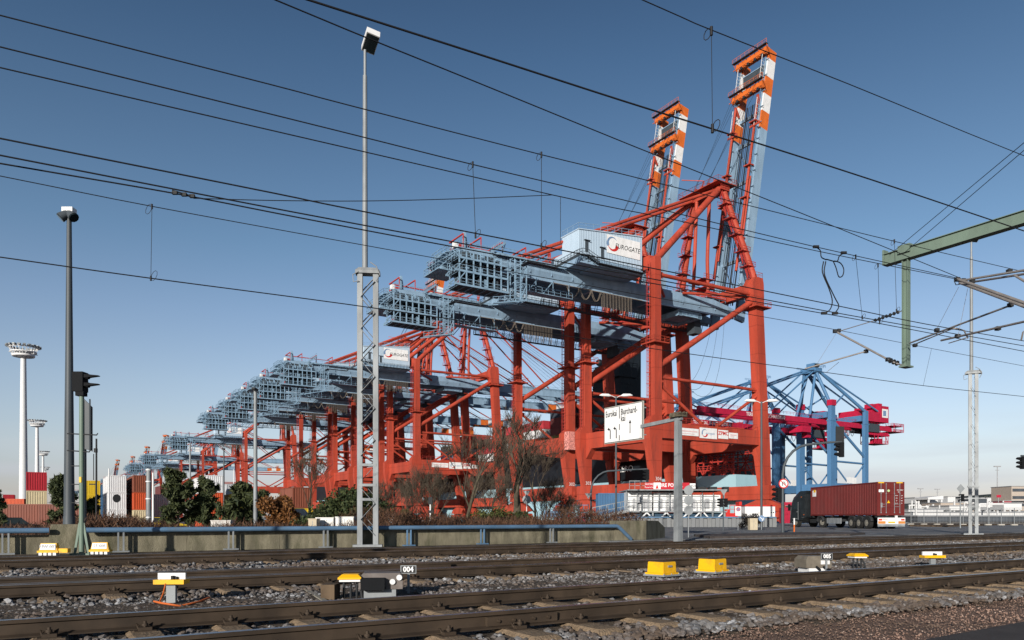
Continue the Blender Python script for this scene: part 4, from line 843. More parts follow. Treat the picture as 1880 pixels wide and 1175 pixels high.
def noparkplate(T,z,s=1.0,tilt=0.0):
    M=Matrix.Rotation(tilt,3,'Y'); m=MB(); m.cbox((0,-.04,z),(.44*s,.02,.72*s),M=M); pl=m.build('plate',SIGNW,T); m=MB(); m.tube((0,-.055,z+.14*s),(0,-.06,z+.14*s),.17*s,n=18); m.build('ring',LRED,T); m=MB(); m.tube((0,-.062,z+.14*s),(0,-.066,z+.14*s),.125*s,n=18); m.build('disc',LBLU,T); m=MB(); m.beam((-.09*s,-.068,z+.23*s),(.09*s,-.068,z+.05*s),.04*s,.004,up=(0,1,0)); m.build('bar',LRED,T)
noparkplate(T,1.5,1.0)
T=thing('parking_sign','leaning white plate with no parking disc in the brush right of the lattice mast','road sign',at(718,34,0)); m=MB(); m.beam((-.2,0,0),(0,0,.8),.03); m.build('post',GALV,T); noparkplate(T,.95,.55,.15)
T=thing('round_sign','grey sign backs on a pale post before the tall bare tree','road sign',at(967,48,0)); m=MB(); post(m,(0,0,0),.03,.03,2.7); m.build('post',WHT,T); m=MB(); m.tube((0,-.05,2.15),(0,-.035,2.15),.28,n=20); m.loft([[(-.25,-.05,2.72),(.25,-.05,2.72),(0,-.05,2.35)],[(-.25,-.035,2.72),(.25,-.035,2.72),(0,-.035,2.35)]]); m.build('panel',GALV,T)
T=thing('traffic_signal','dark signal on a white post left of the blue parked car','traffic light',at(790,42,0)); m=MB(); post(m,(0,0,0),.04,.04,1.75); m.build('post',WHT,T); m=MB(); m.box(-.1,-.1,1.75,.12,.1,2.15); m.box(-.1,-.05,1.25,.18,.05,1.4); m.build('head',DRK,T)
# ---------------------------------------------------------------- direction board on its cantilever
dl,dr=35.0,32.7; pl_=V(at(1107.5,dl,0)); pr=V(at(1178.5,dr,0)); bx=(pr-pl_); wd=bx.length; rz=math.atan2(bx.y,bx.x)
T=thing('direction_sign','white overhead direction board reading Eurokai and Burchardkai on a cantilever post','road sign',at(1245,30.9,0),rz); T.rotation_euler=(0,0,rz)
off=V(at(1245,30.9,0)); xl=(pl_-off).length*-1; xr=(pr-off).length*-1
zb,zt=zy(811,(dl+dr)/2)+.0,zy(742.5,(dl+dr)/2)
m=MB(); m.loft([rect(-.135,.135,-.135,.135,0),rect(-.11,.11,-.11,.11,5.15)]); m.build('post',GALV,T)
m=MB(); m.beam((.22,0,5.1),(xr-.1,0,5.0),.13,.15); m.beam((xr+.05,.12,zb+.2),(xr-wd+.1,.12,zb+.2),.05); m.beam((xr+.05,.12,zt-.3),(xr-wd+.1,.12,zt-.3),.05); m.beam((xr-.15,.1,zb+.2),(xr-.15,.1,5.1),.07); m.build('arm',GALV,T)
m=MB(); m.box(-.3,-.22,5.15,.3,.22,5.28)
for k in range(30): a=random.uniform(-.35,.35);m.sphere((a,random.uniform(-.2,.2),5.3),random.uniform(.03,.07),6,4)
m.build('post_cap',mat('mossy_cap',(.10,.085,.06),.9,var=.5,scale=8),T)
m=MB(); m.box(xr-wd,-.0,zb,xr,.06,zt); bd=m.build('board',mat('board_edge',(.45,.44,.40),.5),T)
m=MB(); m.box(xr-wd+.03,-.012,zb+.03,xr-.03,-.002,zt-.03); m.build('border',BLK,bd)
m=MB(); m.box(xr-wd+.055,-.022,zb+.055,xr-.055,-.013,zt-.055); m.build('face',SIGNW,bd)
def bxp(fx): return xr-wd+fx*wd
H_=zt-zb
def bz(fz): return zb+fz*H_
dv=.415
m=MB(); yy=-.03
m.box(bxp(dv)-.02,yy,bz(.64),bxp(dv)+.02,yy+.006,bz(.955)); m.box(bxp(dv)-.02,yy,bz(.33),bxp(dv)+.02,yy+.006,bz(.49)); m.box(bxp(dv)-.02,yy,bz(.05),bxp(dv)+.02,yy+.006,bz(.19)); m.build('divider',BLK,bd); m=MB()
def arrow_up(cx,z0,z1): m.box(cx-.022,yy,z0,cx+.022,yy+.006,z1-.14); m.prism([(cx-.085,yy,z1-.15),(cx+.085,yy,z1-.15),(cx,yy,z1)],(0,.006,0))
arrow_up(bxp(.69),bz(.2),bz(.56)); m.build('arrow',BLK,bd)
for fx in(.175,.335):
    m=MB(); cx=bxp(fx); pts=[(cx,yy,bz(.12)),(cx,yy,bz(.33)),(cx-.02,yy,bz(.37)),(cx-.07,yy,bz(.395))]
    for a,b in zip(pts[:-1],pts[1:]): m.beam(a,b,.05,.006,up=(0,1,0))
    m.prism([(cx-.09,yy,bz(.395)+.085),(cx-.09,yy,bz(.395)-.085),(cx-.21,yy,bz(.395))],(0,.006,0)); m.build('arrow',BLK,bd)
text(bd,'Eurokai',.40,BLK,(bxp(.05),-.03,bz(.80)),ax='LEFT',sx=.66,bold=.001); text(bd,'Burchard-',.40,BLK,(bxp(.455),-.03,bz(.80)),ax='LEFT',sx=.70,bold=.001); text(bd,'kai',.40,BLK,(bxp(.455),-.03,bz(.625)),ax='LEFT',sx=.70,bold=.001)
m=MB(); m.tube((bxp(.94),-.026,bz(.06)),(bxp(.94),-.03,bz(.06)),.02); m.build('sticker',LRED,bd)
# ---------------------------------------------------------------- curved traffic light masts and signals
def sig_head(T,x,y,z,lens=True,s=1.0):
    m=MB(); m.box(x-.13*s,y-.1,z-.45*s,x+.13*s,y+.1,z+.45*s)
    for k in(-.3,0,.3): m.path([(x-.13*s,y-.02,z+k*s+.09*s),(x-.42*s,y-.04,z+k*s+.06*s),(x-.42*s,y+.04,z+k*s+.04*s),(x-.13*s,y,z+k*s-.05*s)],.07*s,6)
    m.build('signal_head',BLK,T)
def curved(px,d,pxe,ya,lab,r=.09,heads=1):
    T=thing('traffic_light',lab,'traffic light',at(px,d,0)); ha=zy(ya,d); xe=(pxe-px)/F*d; R_=min(1.7,xe*.5)
    pts=[(0,0,0),(0,0,ha-R_*1.2)]+[(R_*(1-math.cos(t)),0,ha-R_*1.2+R_*1.1*math.sin(t)) for t in(.3,.6,.9,1.2,1.45)]+[(xe*.75,0,ha-.05),(xe,0,ha)]
    m=MB(); m.path(pts,[r,r*.9]+[r*.8]*5+[r*.7,r*.6],10); m.build('mast',LAMPG,T); sig_head(T,xe,0,ha-.5); return T
T=curved(1437,46,1545,811,'curved grey mast arm hanging a black traffic light before the blue crane legs',.10)
m=MB(); d=46; zc=zy(888,d); m.tube((0,-.14,zc),(0,-.15,zc),.30,n=28); sg=m.build('turn_ban_sign',LRED,T); m=MB(); m.tube((0,-.151,zc),(0,-.156,zc),.235,n=28); m.build('face',SIGNW,sg)
m=MB(); m.path([(-.07,-.16,zc-.14),(-.07,-.16,zc+.04),(-.03,-.16,zc+.1),(.04,-.16,zc+.1),(.08,-.16,zc+.04),(.08,-.16,zc-.03)],.022,6); m.prism([(.02,-.162,zc-.02),(.14,-.162,zc-.02),(.08,-.162,zc-.12)],(0,.01,0)); m.build('arrow',BLK,sg)
m=MB(); m.beam((-.17,-.165,zc+.16),(.17,-.165,zc-.16),.05,.006,up=(0,1,0)); m.build('bar',LRED,sg)
sig_head(T,-.22,0,zy(908,46),s=.95)
m=MB(); z=zy(790,46); m.box(3.33,.13,z-1.2,3.85,.17,z+.25); m.box(3.5,-.03,z-.75,3.6,.15,z-.65); m.build('backing_board',DRK,T)
curved(1085,66,1189,861,'curved grey mast arm before the shore power station with a small hanging signal',.10)
T=thing('give_way_sign','back of a triangular sign on the curved mast by the shore power stairs','road sign',at(1080,65,0)); m=MB(); post(m,(0,0,0),.04,.04,2.2); m.build('post',GALV,T); m=MB(); z=zy(912,65); m.prism([(-.3,-.1,z+.3),(.3,-.1,z+.3),(0,-.1,z-.2)],(0,.02,0)); m.build('panel',GALV,T)
T=thing('traffic_light','short traffic light post with triangular sign back in front of the white shore power unit','traffic light',at(1328,58,0)); m=MB(); post(m,(0,0,0),.05,.05,3.1); m.build('post',LAMPG,T); sig_head(T,-.15,0,zy(923,58),s=.75); sig_head(T,.22,0,zy(923,58),s=.75); m=MB(); z=zy(904,58); m.prism([(-.3,-.1,z+.22),(.3,-.1,z+.22),(0,-.1,z-.25)],(0,.02,0)); m.build('panel',GALV,T)
T=thing('traffic_light','traffic light post with a diamond sign back before the site fence','traffic light',at(1763,70,0)); m=MB(); post(m,(0,0,0),.06,.05,3.9); m.build('post',GALV,T); sig_head(T,.22,0,zy(914,70),s=.8); m=MB(); z=zy(897,70); m.prism([(-.38,-.08,z),(0,-.08,z-.42),(.38,-.08,z),(0,-.08,z+.42)],(0,.02,0)); m.build('panel',GALV,T)
T=thing('traffic_light','black traffic light head hanging from an arm at the right picture edge','traffic light',at(1905,40,0)); m=MB(); post(m,(0,0,0),.08,.07,4.3); m.path([(0,0,4.2),(-.5,0,4.3),(-.9,0,4.3)],.05,8); m.build('post',LAMPG,T); sig_head(T,-.80,0,zy(850,40),s=.72)
p=V(at(1458,52,0)); T=thing('delineator','slim white and orange post at the traffic island','bollard',p); m=MB(); m.box(-.04,-.03,0,.04,.03,.5); m.build('lower',ORG,T); m=MB(); m.box(-.04,-.03,.5,.04,.03,.95); m.build('upper',WHT,T)
# ================================================================ overhead wires
def wire(lab,pts,r=.011,drops=(),name='overhead_wire'):
    P=[]
    def cr(a,b,c,d,t): return .5*((2*b)+(c-a)*t+(2*a-5*b+4*c-d)*t*t+(3*b-a-3*c+d)*t**3)
    K=[pq(*p) for p in pts]; K=[V(k) for k in K]
    k0=K[0]+(K[0]-K[1]).normalized()*6; k1=K[-1]+(K[-1]-K[-2]).normalized()*(14 if pts[-1][0]>=1875 else .1)
    if pts[0][0]<1 or pts[0][1]<1: K=[k0]+K
    if pts[-1][0]>=1875: K=K+[k1]
    m=MB(); Ks=[K[0]*2-K[1]]+K+[K[-1]*2-K[-2]]
    for i in range(1,len(Ks)-2):
        for t in(0,.25,.5,.75): P.append(cr(Ks[i-1],Ks[i],Ks[i+1],Ks[i+2],t))
    P.append(K[-1]); m.path(P,r,6); o=m.build(name,CABLE); tag(o,lab,'cable','overhead line wires')
    for (x0,y0,x1,y1,p0,p1,*lp) in drops:
        a=V(pq(x0,y0,p0)); b=V(pq(x1,y1,p1)); m=MB(); m.tube(a,b,.0055 if p0>9 else .004,n=5)
        if not lp or lp[0]:
            for c,sg in((a,-1),(b,1)):
                rr=.08 if p0<15 else .12
                m.path([c+V((sg*rr*.55*(1-math.cos(t)),0,sg*(rr*.75*math.sin(t)+rr*.45*(1-math.cos(t))))) for t in[i*.7 for i in range(10)]],.005,5)
                m.tube(c-V((0,0,.05)),c+V((0,0,.05)),.018,n=6)
        m.build('dropper',CABLE,o)
    return o
wire('thick contact wire from top centre past the raised booms to the right edge',[(567,0,6.1),(868,96,6.1),(1140,184,6.1),(1309,237,6.1),(1600,330,6.1),(1880,424,6.1)],.009,[(1306,57,1308,236,6.1,6.1)])
wire('upper wire from the top edge past the tallest boom tip to the right edge',[(1180,0,6.1),(1306,55,6.1),(1560,155,6.1),(1766,240,6.1),(1880,286,6.1)],.006)
wire('wire crossing the floodlight head and running down to the right cantilever',[(506,0,9.4),(670,68,9.6),(868,148,9.9),(1140,259,10.2),(1240,299,10.4),(1542,420,10.8),(1764,511,11)],.009)
wire('highest wire from the left edge, descending past the green beam',[(0,28,11),(500,156,11),(640,193,11),(994,284,11),(1140,319,11),(1240,344,11),(1642,443,11),(1820,485,11),(1880,499,11)],.0085,[(994,284,994,452,11,11),(1642,443,1646,571,11,11)])
wire('second wire from the top at the left edge, ending at the right cantilever',[(0,86,11.3),(640,245,11.3),(868,302,11.3),(1140,366,11.3),(1240,391,11.3),(1501,454,11.3),(1764,512,11.1)],.009,[(868,302,873,432,11.3,11.3),(1571,471,1583,583,11.3,12)])
wire('third wire from the top at the left edge, ending at the right cantilever',[(0,124,11.8),(640,272,11.8),(1015,358,11.8),(1140,384,11.8),(1240,404,11.8),(1501,461,11.6),(1764,514,11.2)],.009,[(1029,362,1029,446,11.8,11.8,0),(1612,487,1615,592,11.6,12.3)])
wire('upper contact wire at left mid height, passing behind the green drop post',[(0,254,11),(500,354,11),(640,383,11),(994,452,11),(1240,501,11),(1526,559,11),(1700,595,11),(1880,626,11)],.0105)
wire('upper one of the thick pair of wires below the left contact wire',[(0,285,12),(500,382,12),(827,443,12),(1240,520,12),(1399,549,12),(1583,583,12),(1880,635,12)],.011)
wire('lower one of the thick pair of wires carrying three clamps',[(0,300,12.4),(320,355,12.4),(500,390,12.4),(640,417,12.4),(827,452,12.4),(1240,528,12.4),(1399,556,12.4),(1615,594,12.4),(1880,645,12.4)],.011)
wire('messenger wire of the farthest track, from left edge to the left cantilever and on',[(0,323,17),(280,379,17),(640,445,17),(1000,510,17),(1352,573,17),(1522,603,17),(1685,635,17),(1880,672,17)],.009,[(279,379,277,511,17,17),(1710,641,1695,708,17,17,0)])
wire('lowest contact wire, from the left edge across the crane legs to the right edge',[(0,472,17),(278,511,17),(640,559,17),(1000,611,17),(1260,649,17),(1518,684,17),(1695,708,17),(1880,728,17)],.012)
wire('nearly level connecting cable from the three clamps to the third wire',[(355,364,12.4),(500,368,12.3),(670,369,12.1),(840,365,12),(1015,358,11.8)],.007)
wire('stay wire from the green beam end up to the right edge, left one',[(1633,468,14),(1880,262,8.6)],.009,name='stay_wire'); wire('stay wire from the green beam end up to the right edge, right one',[(1658,466,13.9),(1880,276,8.6)],.009,name='stay_wire')
m=MB()
for x_ in(321,338,353): c=V(pq(x_,355+(x_-320)*.19,12.4)); m.cbox(c+V((0,0,.01)),(.075,.04,.05))
a=V(pq(316,353,12.4)); b=V(pq(360,365,12.4)); m.tube(a+V((0,0,.03)),b+V((0,0,.02)),.012); o=m.build('cable_clamp',DRK); tag(o,'row of three clamps on the lower thick wire','clamp')
def jump(lab,pts): m=MB(); K=[V(pq(*p)) for p in pts]; P=[]; Ks=[K[0]*2-K[1]]+K+[K[-1]*2-K[-2]]
def jumper(lab,lines):
    m=MB()
    for pts in lines:
        K=[V(pq(*p,11.6)) for p in pts]; Ks=[K[0]*2-K[1]]+K+[K[-1]*2-K[-2]]; P=[]
        for i in range(1,len(Ks)-2):
            a,b,c,d=Ks[i-1:i+3]
            for t in(0,.25,.5,.75): P.append(.5*((2*b)+(c-a)*t+(2*a-5*b+4*c-d)*t*t+(3*b-a-3*c+d)*t**3))
        P.append(K[-1]); m.path(P,.014,6)
    for (x_,y_) in((1498,453),(1549,464),(1513,575),(1533,575)): m.cbox(pq(x_,y_,11.6),(.14,.05,.06))
    o=m.build('jumper_cable',CABLE); tag(o,lab,'cable')
jumper('black looping jumper cables hanging between the wires left of the green drop post',[[(1499,454),(1506,460),(1508,472),(1517,477)],[(1549,465),(1541,470),(1536,480),(1517,476)],[(1512,480),(1510,500),(1522,530),(1528,552),(1524,568),(1513,576)],[(1516,480),(1514,505),(1532,545),(1540,562),(1533,575)],[(1530,480),(1535,492),(1540,508),(1547,506),(1549,494),(1543,483),(1532,479)]])
# green gantry beam and drop post, cantilevers
QP=14.2; up_=onq(1663.5,QP); dP=.85*QP+.527*up_; T=thing('catenary_gantry','olive green gantry beam with drop post carrying overhead line cantilevers','gantry',W(up_,QP,0),TH)
zt=zy(476,dP); zb=zy(672,dP)
m=MB(); m.box(-.09,-.10,zb,.09,-.08,zt); m.box(-.09,.08,zb,.09,.1,zt); m.box(-.012,-.08,zb,.012,.08,zt); m.box(-.2,-.14,zb-.05,.2,.14,zb+.0); m.build('drop_post',GREEN,T)
m=MB()
for x_ in(-.07,.07): m.box(x_-.012,-14.5,zt+.0,x_+.012,.75,zt+.34)
m.box(-.15,-14.5,zt+.34,.15,.75,zt+.36); m.box(-.15,-14.5,zt-.02,.15,.75,zt); m.box(-.13,.70,zt+.0,.13,.76,zt+.5); m.box(-.16,-.2,zt+.2,.16,.2,zt+.46); m.build('beam',GREEN,T)
m=MB(); m.box(-.2,-14.8,-.1,.2,-14.4,zt+.4); m.build('column',GREEN,T)
CT=mat('cantilever_tube',(.34,.31,.29),.4,metal=.4,var=.15,scale=4)
def seg(m,a,b,r=.03): m.tube(pq(*a),pq(*b),r,n=8)
def insul(m,a,b,n=6,r=.075):
    a=V(pq(*a));b=V(pq(*b))
    for k in range(n): c=a+(b-a)*((k+.5)/n); dd=(b-a).normalized()*.018; m.tube(c-dd,c+dd,r,n=10)
    m.tube(a,b,.022,n=6)
T=thing('cantilever','left overhead line cantilever with insulators, hanging from the green drop post','bracket')
m=MB(); seg(m,(1664,567,14.2),(1650,573,14.5),.02); seg(m,(1604,589,15.5),(1541,608,17),.016); seg(m,(1535,609,17),(1632,661,14.8),.035); seg(m,(1640,665,14.6),(1663,673,14.2),.03); seg(m,(1478,677,17.1),(1590,645,15.8),.026); seg(m,(1535,612,17),(1499,670,17),.005); seg(m,(1540,665,16.5),(1518,683,17),.008); m.build('tube',CT,T)
m=MB(); insul(m,(1652,572,14.5),(1604,589,15.5),7,.06); insul(m,(1632,661,14.8),(1650,668,14.45),3,.09); m.build('insulator',DRK,T)
m=MB(); [m.cbox(pq(x_,y_,q_),(.12,.12,.12)) for x_,y_,q_ in((1540,607,17),(1533,608,17),(1590,645,15.8),(1630,660,14.85),(1500,671,17))]; m.build('fitting',DRK,T)
T=thing('cantilever','right overhead line cantilever with twin tubes reaching past the right edge','bracket')
m=MB()
for a,b,r in(((1757,512,11.1),(1900,563,8.6),.04),((1762,519,11.2),(1900,570,8.7),.04),((1760,516,11.1),(1900,493,8.8),.03),((1790,517,11.0),(1900,500,8.6),.03),((1862,505,9.2),(1900,528,8.6),.03),((1670,630,13.9),(1862,558,9.6),.028),((1675,634,13.8),(1752,602,12),.02),((1728,625,12.2),(1900,586,8.7),.03),((1742,630,12.2),(1775,620,11.5),.016),((1760,527,11.1),(1719,606,12.2),.005),((1777,528,11),(1759,617,11.4),.005)): seg(m,a,b,r)
P=[V(pq(*p)) for p in((1740,605,12.1),(1756,603,11.9),(1770,607,11.7),(1777,621,11.6))]; m.path(P,.022,8); P=[V(pq(*p)) for p in((1885,605,10.5),(1878,610,10.6),(1875,624,10.7))]; m.path(P,.022,8)
m.build('tube',CT,T)
m=MB(); [m.cbox(pq(*p),(.11,.11,.1)) for p in((1757,513,11.1),(1768,515,11.1),(1785,517,11),(1855,560,9.7),(1720,606,12.2),(1680,634,13.6),(1758,617,11.5),(1853,498,9.6),(1832,603,10))]; m.path([V(pq(*p)) for p in((1756,510,11.1),(1752,516,11.1),(1755,523,11.1),(1762,522,11.1))],.012,5); m.build('fitting',DRK,T)
def recenter(T):
    ch=[c for c in T.children if c.type=='MESH']; P=[c.matrix_local@v.co for c in ch for v in c.data.vertices]
    b=V(((min(p.x for p in P)+max(p.x for p in P))/2,(min(p.y for p in P)+max(p.y for p in P))/2,min(p.z for p in P)))
    T.location=b
    for c in ch: c.location=V(c.location)-b
for o in list(COL.objects):
    if o.name.startswith('cantilever') and o.parent is None: recenter(o)
# ================================================================ vegetation
def leafmat(name,ca,cb,rough=.7):
    ca,cb=[tuple(x*KA for x in t) for t in(ca,cb)]
    m=bpy.data.materials.new(name); m.use_nodes=True; n=m.node_tree.nodes; l=m.node_tree.links; b=n['Principled BSDF']; b.inputs['Roughness'].default_value=rough; b.inputs['Specular IOR Level'].default_value=.25
    g=n.new('ShaderNodeNewGeometry'); r=n.new('ShaderNodeValToRGB'); r.color_ramp.elements[0].color=(*ca,1); r.color_ramp.elements[1].color=(*cb,1)
    l.new(g.outputs['Random Per Island'],r.inputs[0]); l.new(r.outputs[0],b.inputs['Base Color']); return m
PINE=leafmat('pine_needles',(.016,.028,.012),(.085,.10,.038)); EVG=leafmat('evergreen_leaf',(.014,.026,.009),(.06,.075,.024)); BRN=leafmat('brown_leaf',(.06,.022,.008),(.24,.105,.03)); TWIG=leafmat('dead_twigs',(.035,.018,.012),(.13,.065,.035))
YG=leafmat('yellow_green_leaf',(.022,.032,.010),(.10,.105,.028))
BARK=mat('bark',(.085,.07,.05),.95,var=.35,scale=6,dirt=(.06,.07,.03),damt=.5,dscale=3)
TWB=mat('twig_bark',(.085,.066,.048),.9,var=.3,scale=4)
def crown_np(clumps,n,size,elong=1.0,flat=.0):
    # clumps: (x,y,z,rx,ry,rz); leaves are small quads scattered near the clump shells
    cs=np.array(clumps); vol=cs[:,3]*cs[:,4]*cs[:,5]; pick=NR.choice(len(cs),n,p=vol**.7/np.sum(vol**.7)); c=cs[pick]
    d=NR.normal(size=(n,3)); d/=np.linalg.norm(d,axis=1)[:,None]; rad=NR.rand(n)**.35; P=c[:,:3]+d*rad[:,None]*c[:,3:6]*(1+.18*NR.randn(n))[:,None]
    a=NR.normal(size=(n,3)); a/=np.linalg.norm(a,axis=1)[:,None]; a=a*(1-flat)+d*flat; b=np.cross(a,NR.normal(size=(n,3))); b/=np.linalg.norm(b,axis=1)[:,None]
    s=size*(.6+.8*NR.rand(n))[:,None]; A=a*s*elong; B_=b*s
    v=np.stack([P-A*.5-B_*.15,P-B_*.5,P+A*.6,P+B_*.5],1); return v
def crown(parent,clumps,n,size,m,elong=1.3,name='crown',zmin=0.02):
    v=crown_np(clumps,n,size,elong); v[...,2]=np.maximum(v[...,2],zmin); f=np.arange(n*4).reshape(n,4); return np_mesh(name,v,f,m,4,False,parent)
def shrub(name,lab,px,d,wpx,ytop,m,n,leaf,nb=9,cat='shrub',grp=None,ybot=None,zlift=0,elong=1.3,depth=.8,tall=1.0,stem=BARK):
    w_=wpx/F*d; h=zy(ytop,d); T=thing(name,lab,cat,at(px,d,0),0,grp); cl=[]
    rn=random.Random(px)
    for k in range(nb):
        t=rn.random(); z=h*(.12+.72*rn.random()); sp=(1-.55*(z/h)**2*tall); rr=w_*rn.uniform(.14,.24)
        cl.append((rn.uniform(-.5,.5)*w_*sp*.8,rn.uniform(-.5,.5)*w_*depth*sp,z,rr,rr,min(rr*.85,h*.22)))
    cl.append((0,0,h*.45,w_*.3,w_*.3*depth,h*.36))
    crown(T,cl,n,leaf,m,elong)
    mb=MB()
    for k in range(5): c=rn.choice(cl); mb.path([(rn.uniform(-.1,.1),rn.uniform(-.1,.1),0),(c[0]*.4,c[1]*.4,c[2]*.5),(c[0],c[1],c[2])],[.06*h/3,.035*h/3,.012],6)
    mb.build('trunk',stem,T); return T
def pine(lab,px,d,wpx,ytop,n=9000):
    w_=wpx/F*d; h=zy(ytop,d); T=thing('pine_tree',lab,'pine tree',at(px,d,0)); rn=random.Random(px*3); cl=[]; mb=MB(); mb.path([(0,0,0),(.05,0,h*.5),(0,.05,h*.96)],[.11,.07,.02],7)
    for k in range(34):
        z=h*(.12+.84*(k/33)); R_=w_*.62*(1-.62*(z/h)**2)*rn.uniform(.45,1.2); a=rn.random()*6.28; e=V((R_*math.cos(a)*.8,R_*math.sin(a)*.8,z+R_*.25)); mb.path([(0,0,z*.9),(e.x*.5,e.y*.5,z),tuple(e)],[.04,.025,.01],5)
        for j in range(3): t=rn.uniform(.45,1.05); cl.append((e.x*t+rn.uniform(-.15,.15),e.y*t+rn.uniform(-.15,.15),z+(e.z-z)*t+rn.uniform(-.15,.2),w_*rn.uniform(.05,.11),w_*rn.uniform(.05,.11),w_*rn.uniform(.04,.085)))
    crown(T,cl,n,.11,PINE,3.4); mb.build('trunk',BARK,T)
pine('dark pine just behind the dark lamp post',114,44,54,872,6000); pine('small pine right of the green signal post, before the yellow containers',170,46,24,916,2500)
pine('dark pine left of centre in the pine group, beside the thin lamp post',326,47,72,867,8500); pine('dark pine right of the thin lamp post, before the orange container',377,48,56,883,7000); pine('dark pine at the right of the group, left of the tall pale lamp post',448,46,100,897,11000); pine('dark pine stub at the left edge above the rusty container',-4,60,30,902,3000)
shrub('beech_shrub','rust brown leafy shrub right of the tall pale lamp post',513,40,78,906,BRN,9000,.10,cat='shrub')
shrub('hedge','dark evergreen hedge left of the lattice mast behind white boxes',628,40,165,898,EVG,17000,.10,nb=26,cat='hedge',tall=.45)
shrub('evergreen_shrub','low round yellow green shrub just right of the lattice mast',748,36,58,933,YG,5000,.07,cat='shrub')
shrub('evergreen_shrub','spreading green shrub under the bare trees',912,40,100,928,YG,6500,.08,nb=14,cat='shrub')
shrub('evergreen_shrub','dark green shrub mass at the foot of the tallest bare tree',960,44,80,934,EVG,4500,.09,nb=10,cat='shrub')
shrub('dark_bush','round dark bush beside the no parking plate at the road',1378,62,44,942,leafmat('dark_bush_leaf',(.012,.010,.009),(.035,.028,.022)),5000,.06,cat='bush')
def bare_tree(lab,px,d,ytop,spread=.5,seed=1,fork=.25,r0=.11,depth=6,shrubby=1):
    T=thing('bare_tree',lab,'tree',at(px,d,0)); h=zy(ytop,d); rn=random.Random(seed); tk=MB(); tw=MB()
    def grow(p,dr,L,r,lv,mb):
        n=3; pts=[p]; q=p; dd=dr.copy()
        for k in range(n):
            dd=(dd+V((rn.uniform(-1,1),rn.uniform(-1,1),rn.uniform(-.25,.7)))*.16).normalized(); q=q+dd*(L/n); pts.append(q)
        rs=[r*(1-.42*k/n) for k in range(n+1)]; mb.path(pts,rs,7 if lv<2 else (5 if lv<4 else 3),cap=False)
        if lv>=depth: return
        nc=rn.choice((2,3,3)) if lv<depth-1 else 3
        for i in range(nc+ (1 if lv>1 else 0)):
            t=rn.uniform(.45,1.0) if i else 1.0; k=min(n-1,int(t*n)); b=pts[k]+(pts[k+1]-pts[k])*(t*n-k)
            ax=V((rn.uniform(-1,1),rn.uniform(-1,1),rn.uniform(-.1,.5))).normalized(); nd=(dd*(1.0 if i==0 else .75)+ax*spread*(.5 if i==0 else 1)+V((0,0,.12))).normalized()
            grow(b,nd,L*rn.uniform(.62,.82),max(.0065,r*.55*(1.12 if i==0 else .8)),lv+1,tw if lv>=1 else mb)
    for s in range(shrubby):
        a=V((rn.uniform(-.2,.2)*(s>0),rn.uniform(-.2,.2)*(s>0),1)).normalized() if shrubby==1 else V((rn.uniform(-.5,.5),rn.uniform(-.5,.5),1)).normalized()
        grow(V((rn.uniform(-.2,.2)*(shrubby>1),0,-.05)),a,h*fork*(1 if shrubby==1 else rn.uniform(.8,1.2)),r0,0,tk)
    z=max(v[2] for v in tw.v+tk.v); k=h/z
    for mb in(tk,tw): mb.v=[(x*k,y*k,zz*k) for x,y,zz in mb.v]
    tk.build('trunk',BARK,T); tw.build('crown',TWB,T); return T
bare_tree('tallest bare tree, its crown reaching above the red portal beams right of centre',952,46,742,.68,4,.20,.17,6)
bare_tree('bare young tree with pale trunk, left of the tallest bare tree',854,43,788,.6,9,.26,.10,6)
bare_tree('slender bare tree growing out of the evergreen hedge',577,43,812,.5,12,.30,.09,6)
bare_tree('many stemmed bare tree between shrub and the blue parked car',795,50,838,.65,21,.25,.045,5,5)
bare_tree('many stemmed bare tree right of the tallest bare tree, before the light blue hull',1002,50,858,.7,31,.25,.05,5,5)
bare_tree('low bare bush just right of the lattice mast',702,46,876,.7,41,.25,.04,5,5)
bare_tree('dense bare thicket between the young tree and the tallest tree',898,52,856,.7,51,.25,.04,5,5)
bare_tree('bare thicket at the right end of the brush, before the red cabinets',1040,52,896,.7,61,.25,.04,5,6)
bare_tree('thin bare tree left of the tallest one, farther back',905,55,790,.6,81,.24,.08,6)
bare_tree('thin bare tree right of the tallest one, farther back',985,56,800,.65,91,.22,.08,6)
bare_tree('bare thicket behind the round yellow green shrub',752,54,866,.7,71,.25,.04,5,5)
# brown brush along the back of the wall (nobody could count it)
def brush():
    n=60000; u=onq(-70,28)+(onq(1085,31)-onq(-70,28))*NR.rand(n); q=26.2+6.5*NR.rand(n); hh=(.55+.55*np.sin(u*.9)*np.sin(u*.31+1)+.35*NR.rand(n)); u1=onq(640,28); hh=np.clip(hh*.62,.3,.8)+.05*(q-26.2)+.45*np.clip((u-u1)/3,0,1)*(.6+.4*np.sin(u*1.7))
    z=hh*NR.rand(n)**.8; x=U[0]*u+Q[0]*q; y=U[1]*u+Q[1]*q; P=np.stack([x,y,z],-1)
    a=NR.normal(size=(n,3)); a[:,2]=np.abs(a[:,2])+.6; a/=np.linalg.norm(a,axis=1)[:,None]; b=np.cross(a,NR.normal(size=(n,3))); b/=np.linalg.norm(b,axis=1)[:,None]
    L=(.10+.22*NR.rand(n))[:,None]; t=(.005+.012*NR.rand(n))[:,None]
    v=np.stack([P-b*t,P+b*t,P+a*L+b*t*.4,P+a*L-b*t*.4],1); f=np.arange(n*4).reshape(n,4); return np_mesh('brush',v,f,TWIG,4)
o=brush(); o['kind']='stuff'; o['label']='brown leafless brush along the back of the low wall'
nn=9000; uu=22+55*NR.rand(nn); 
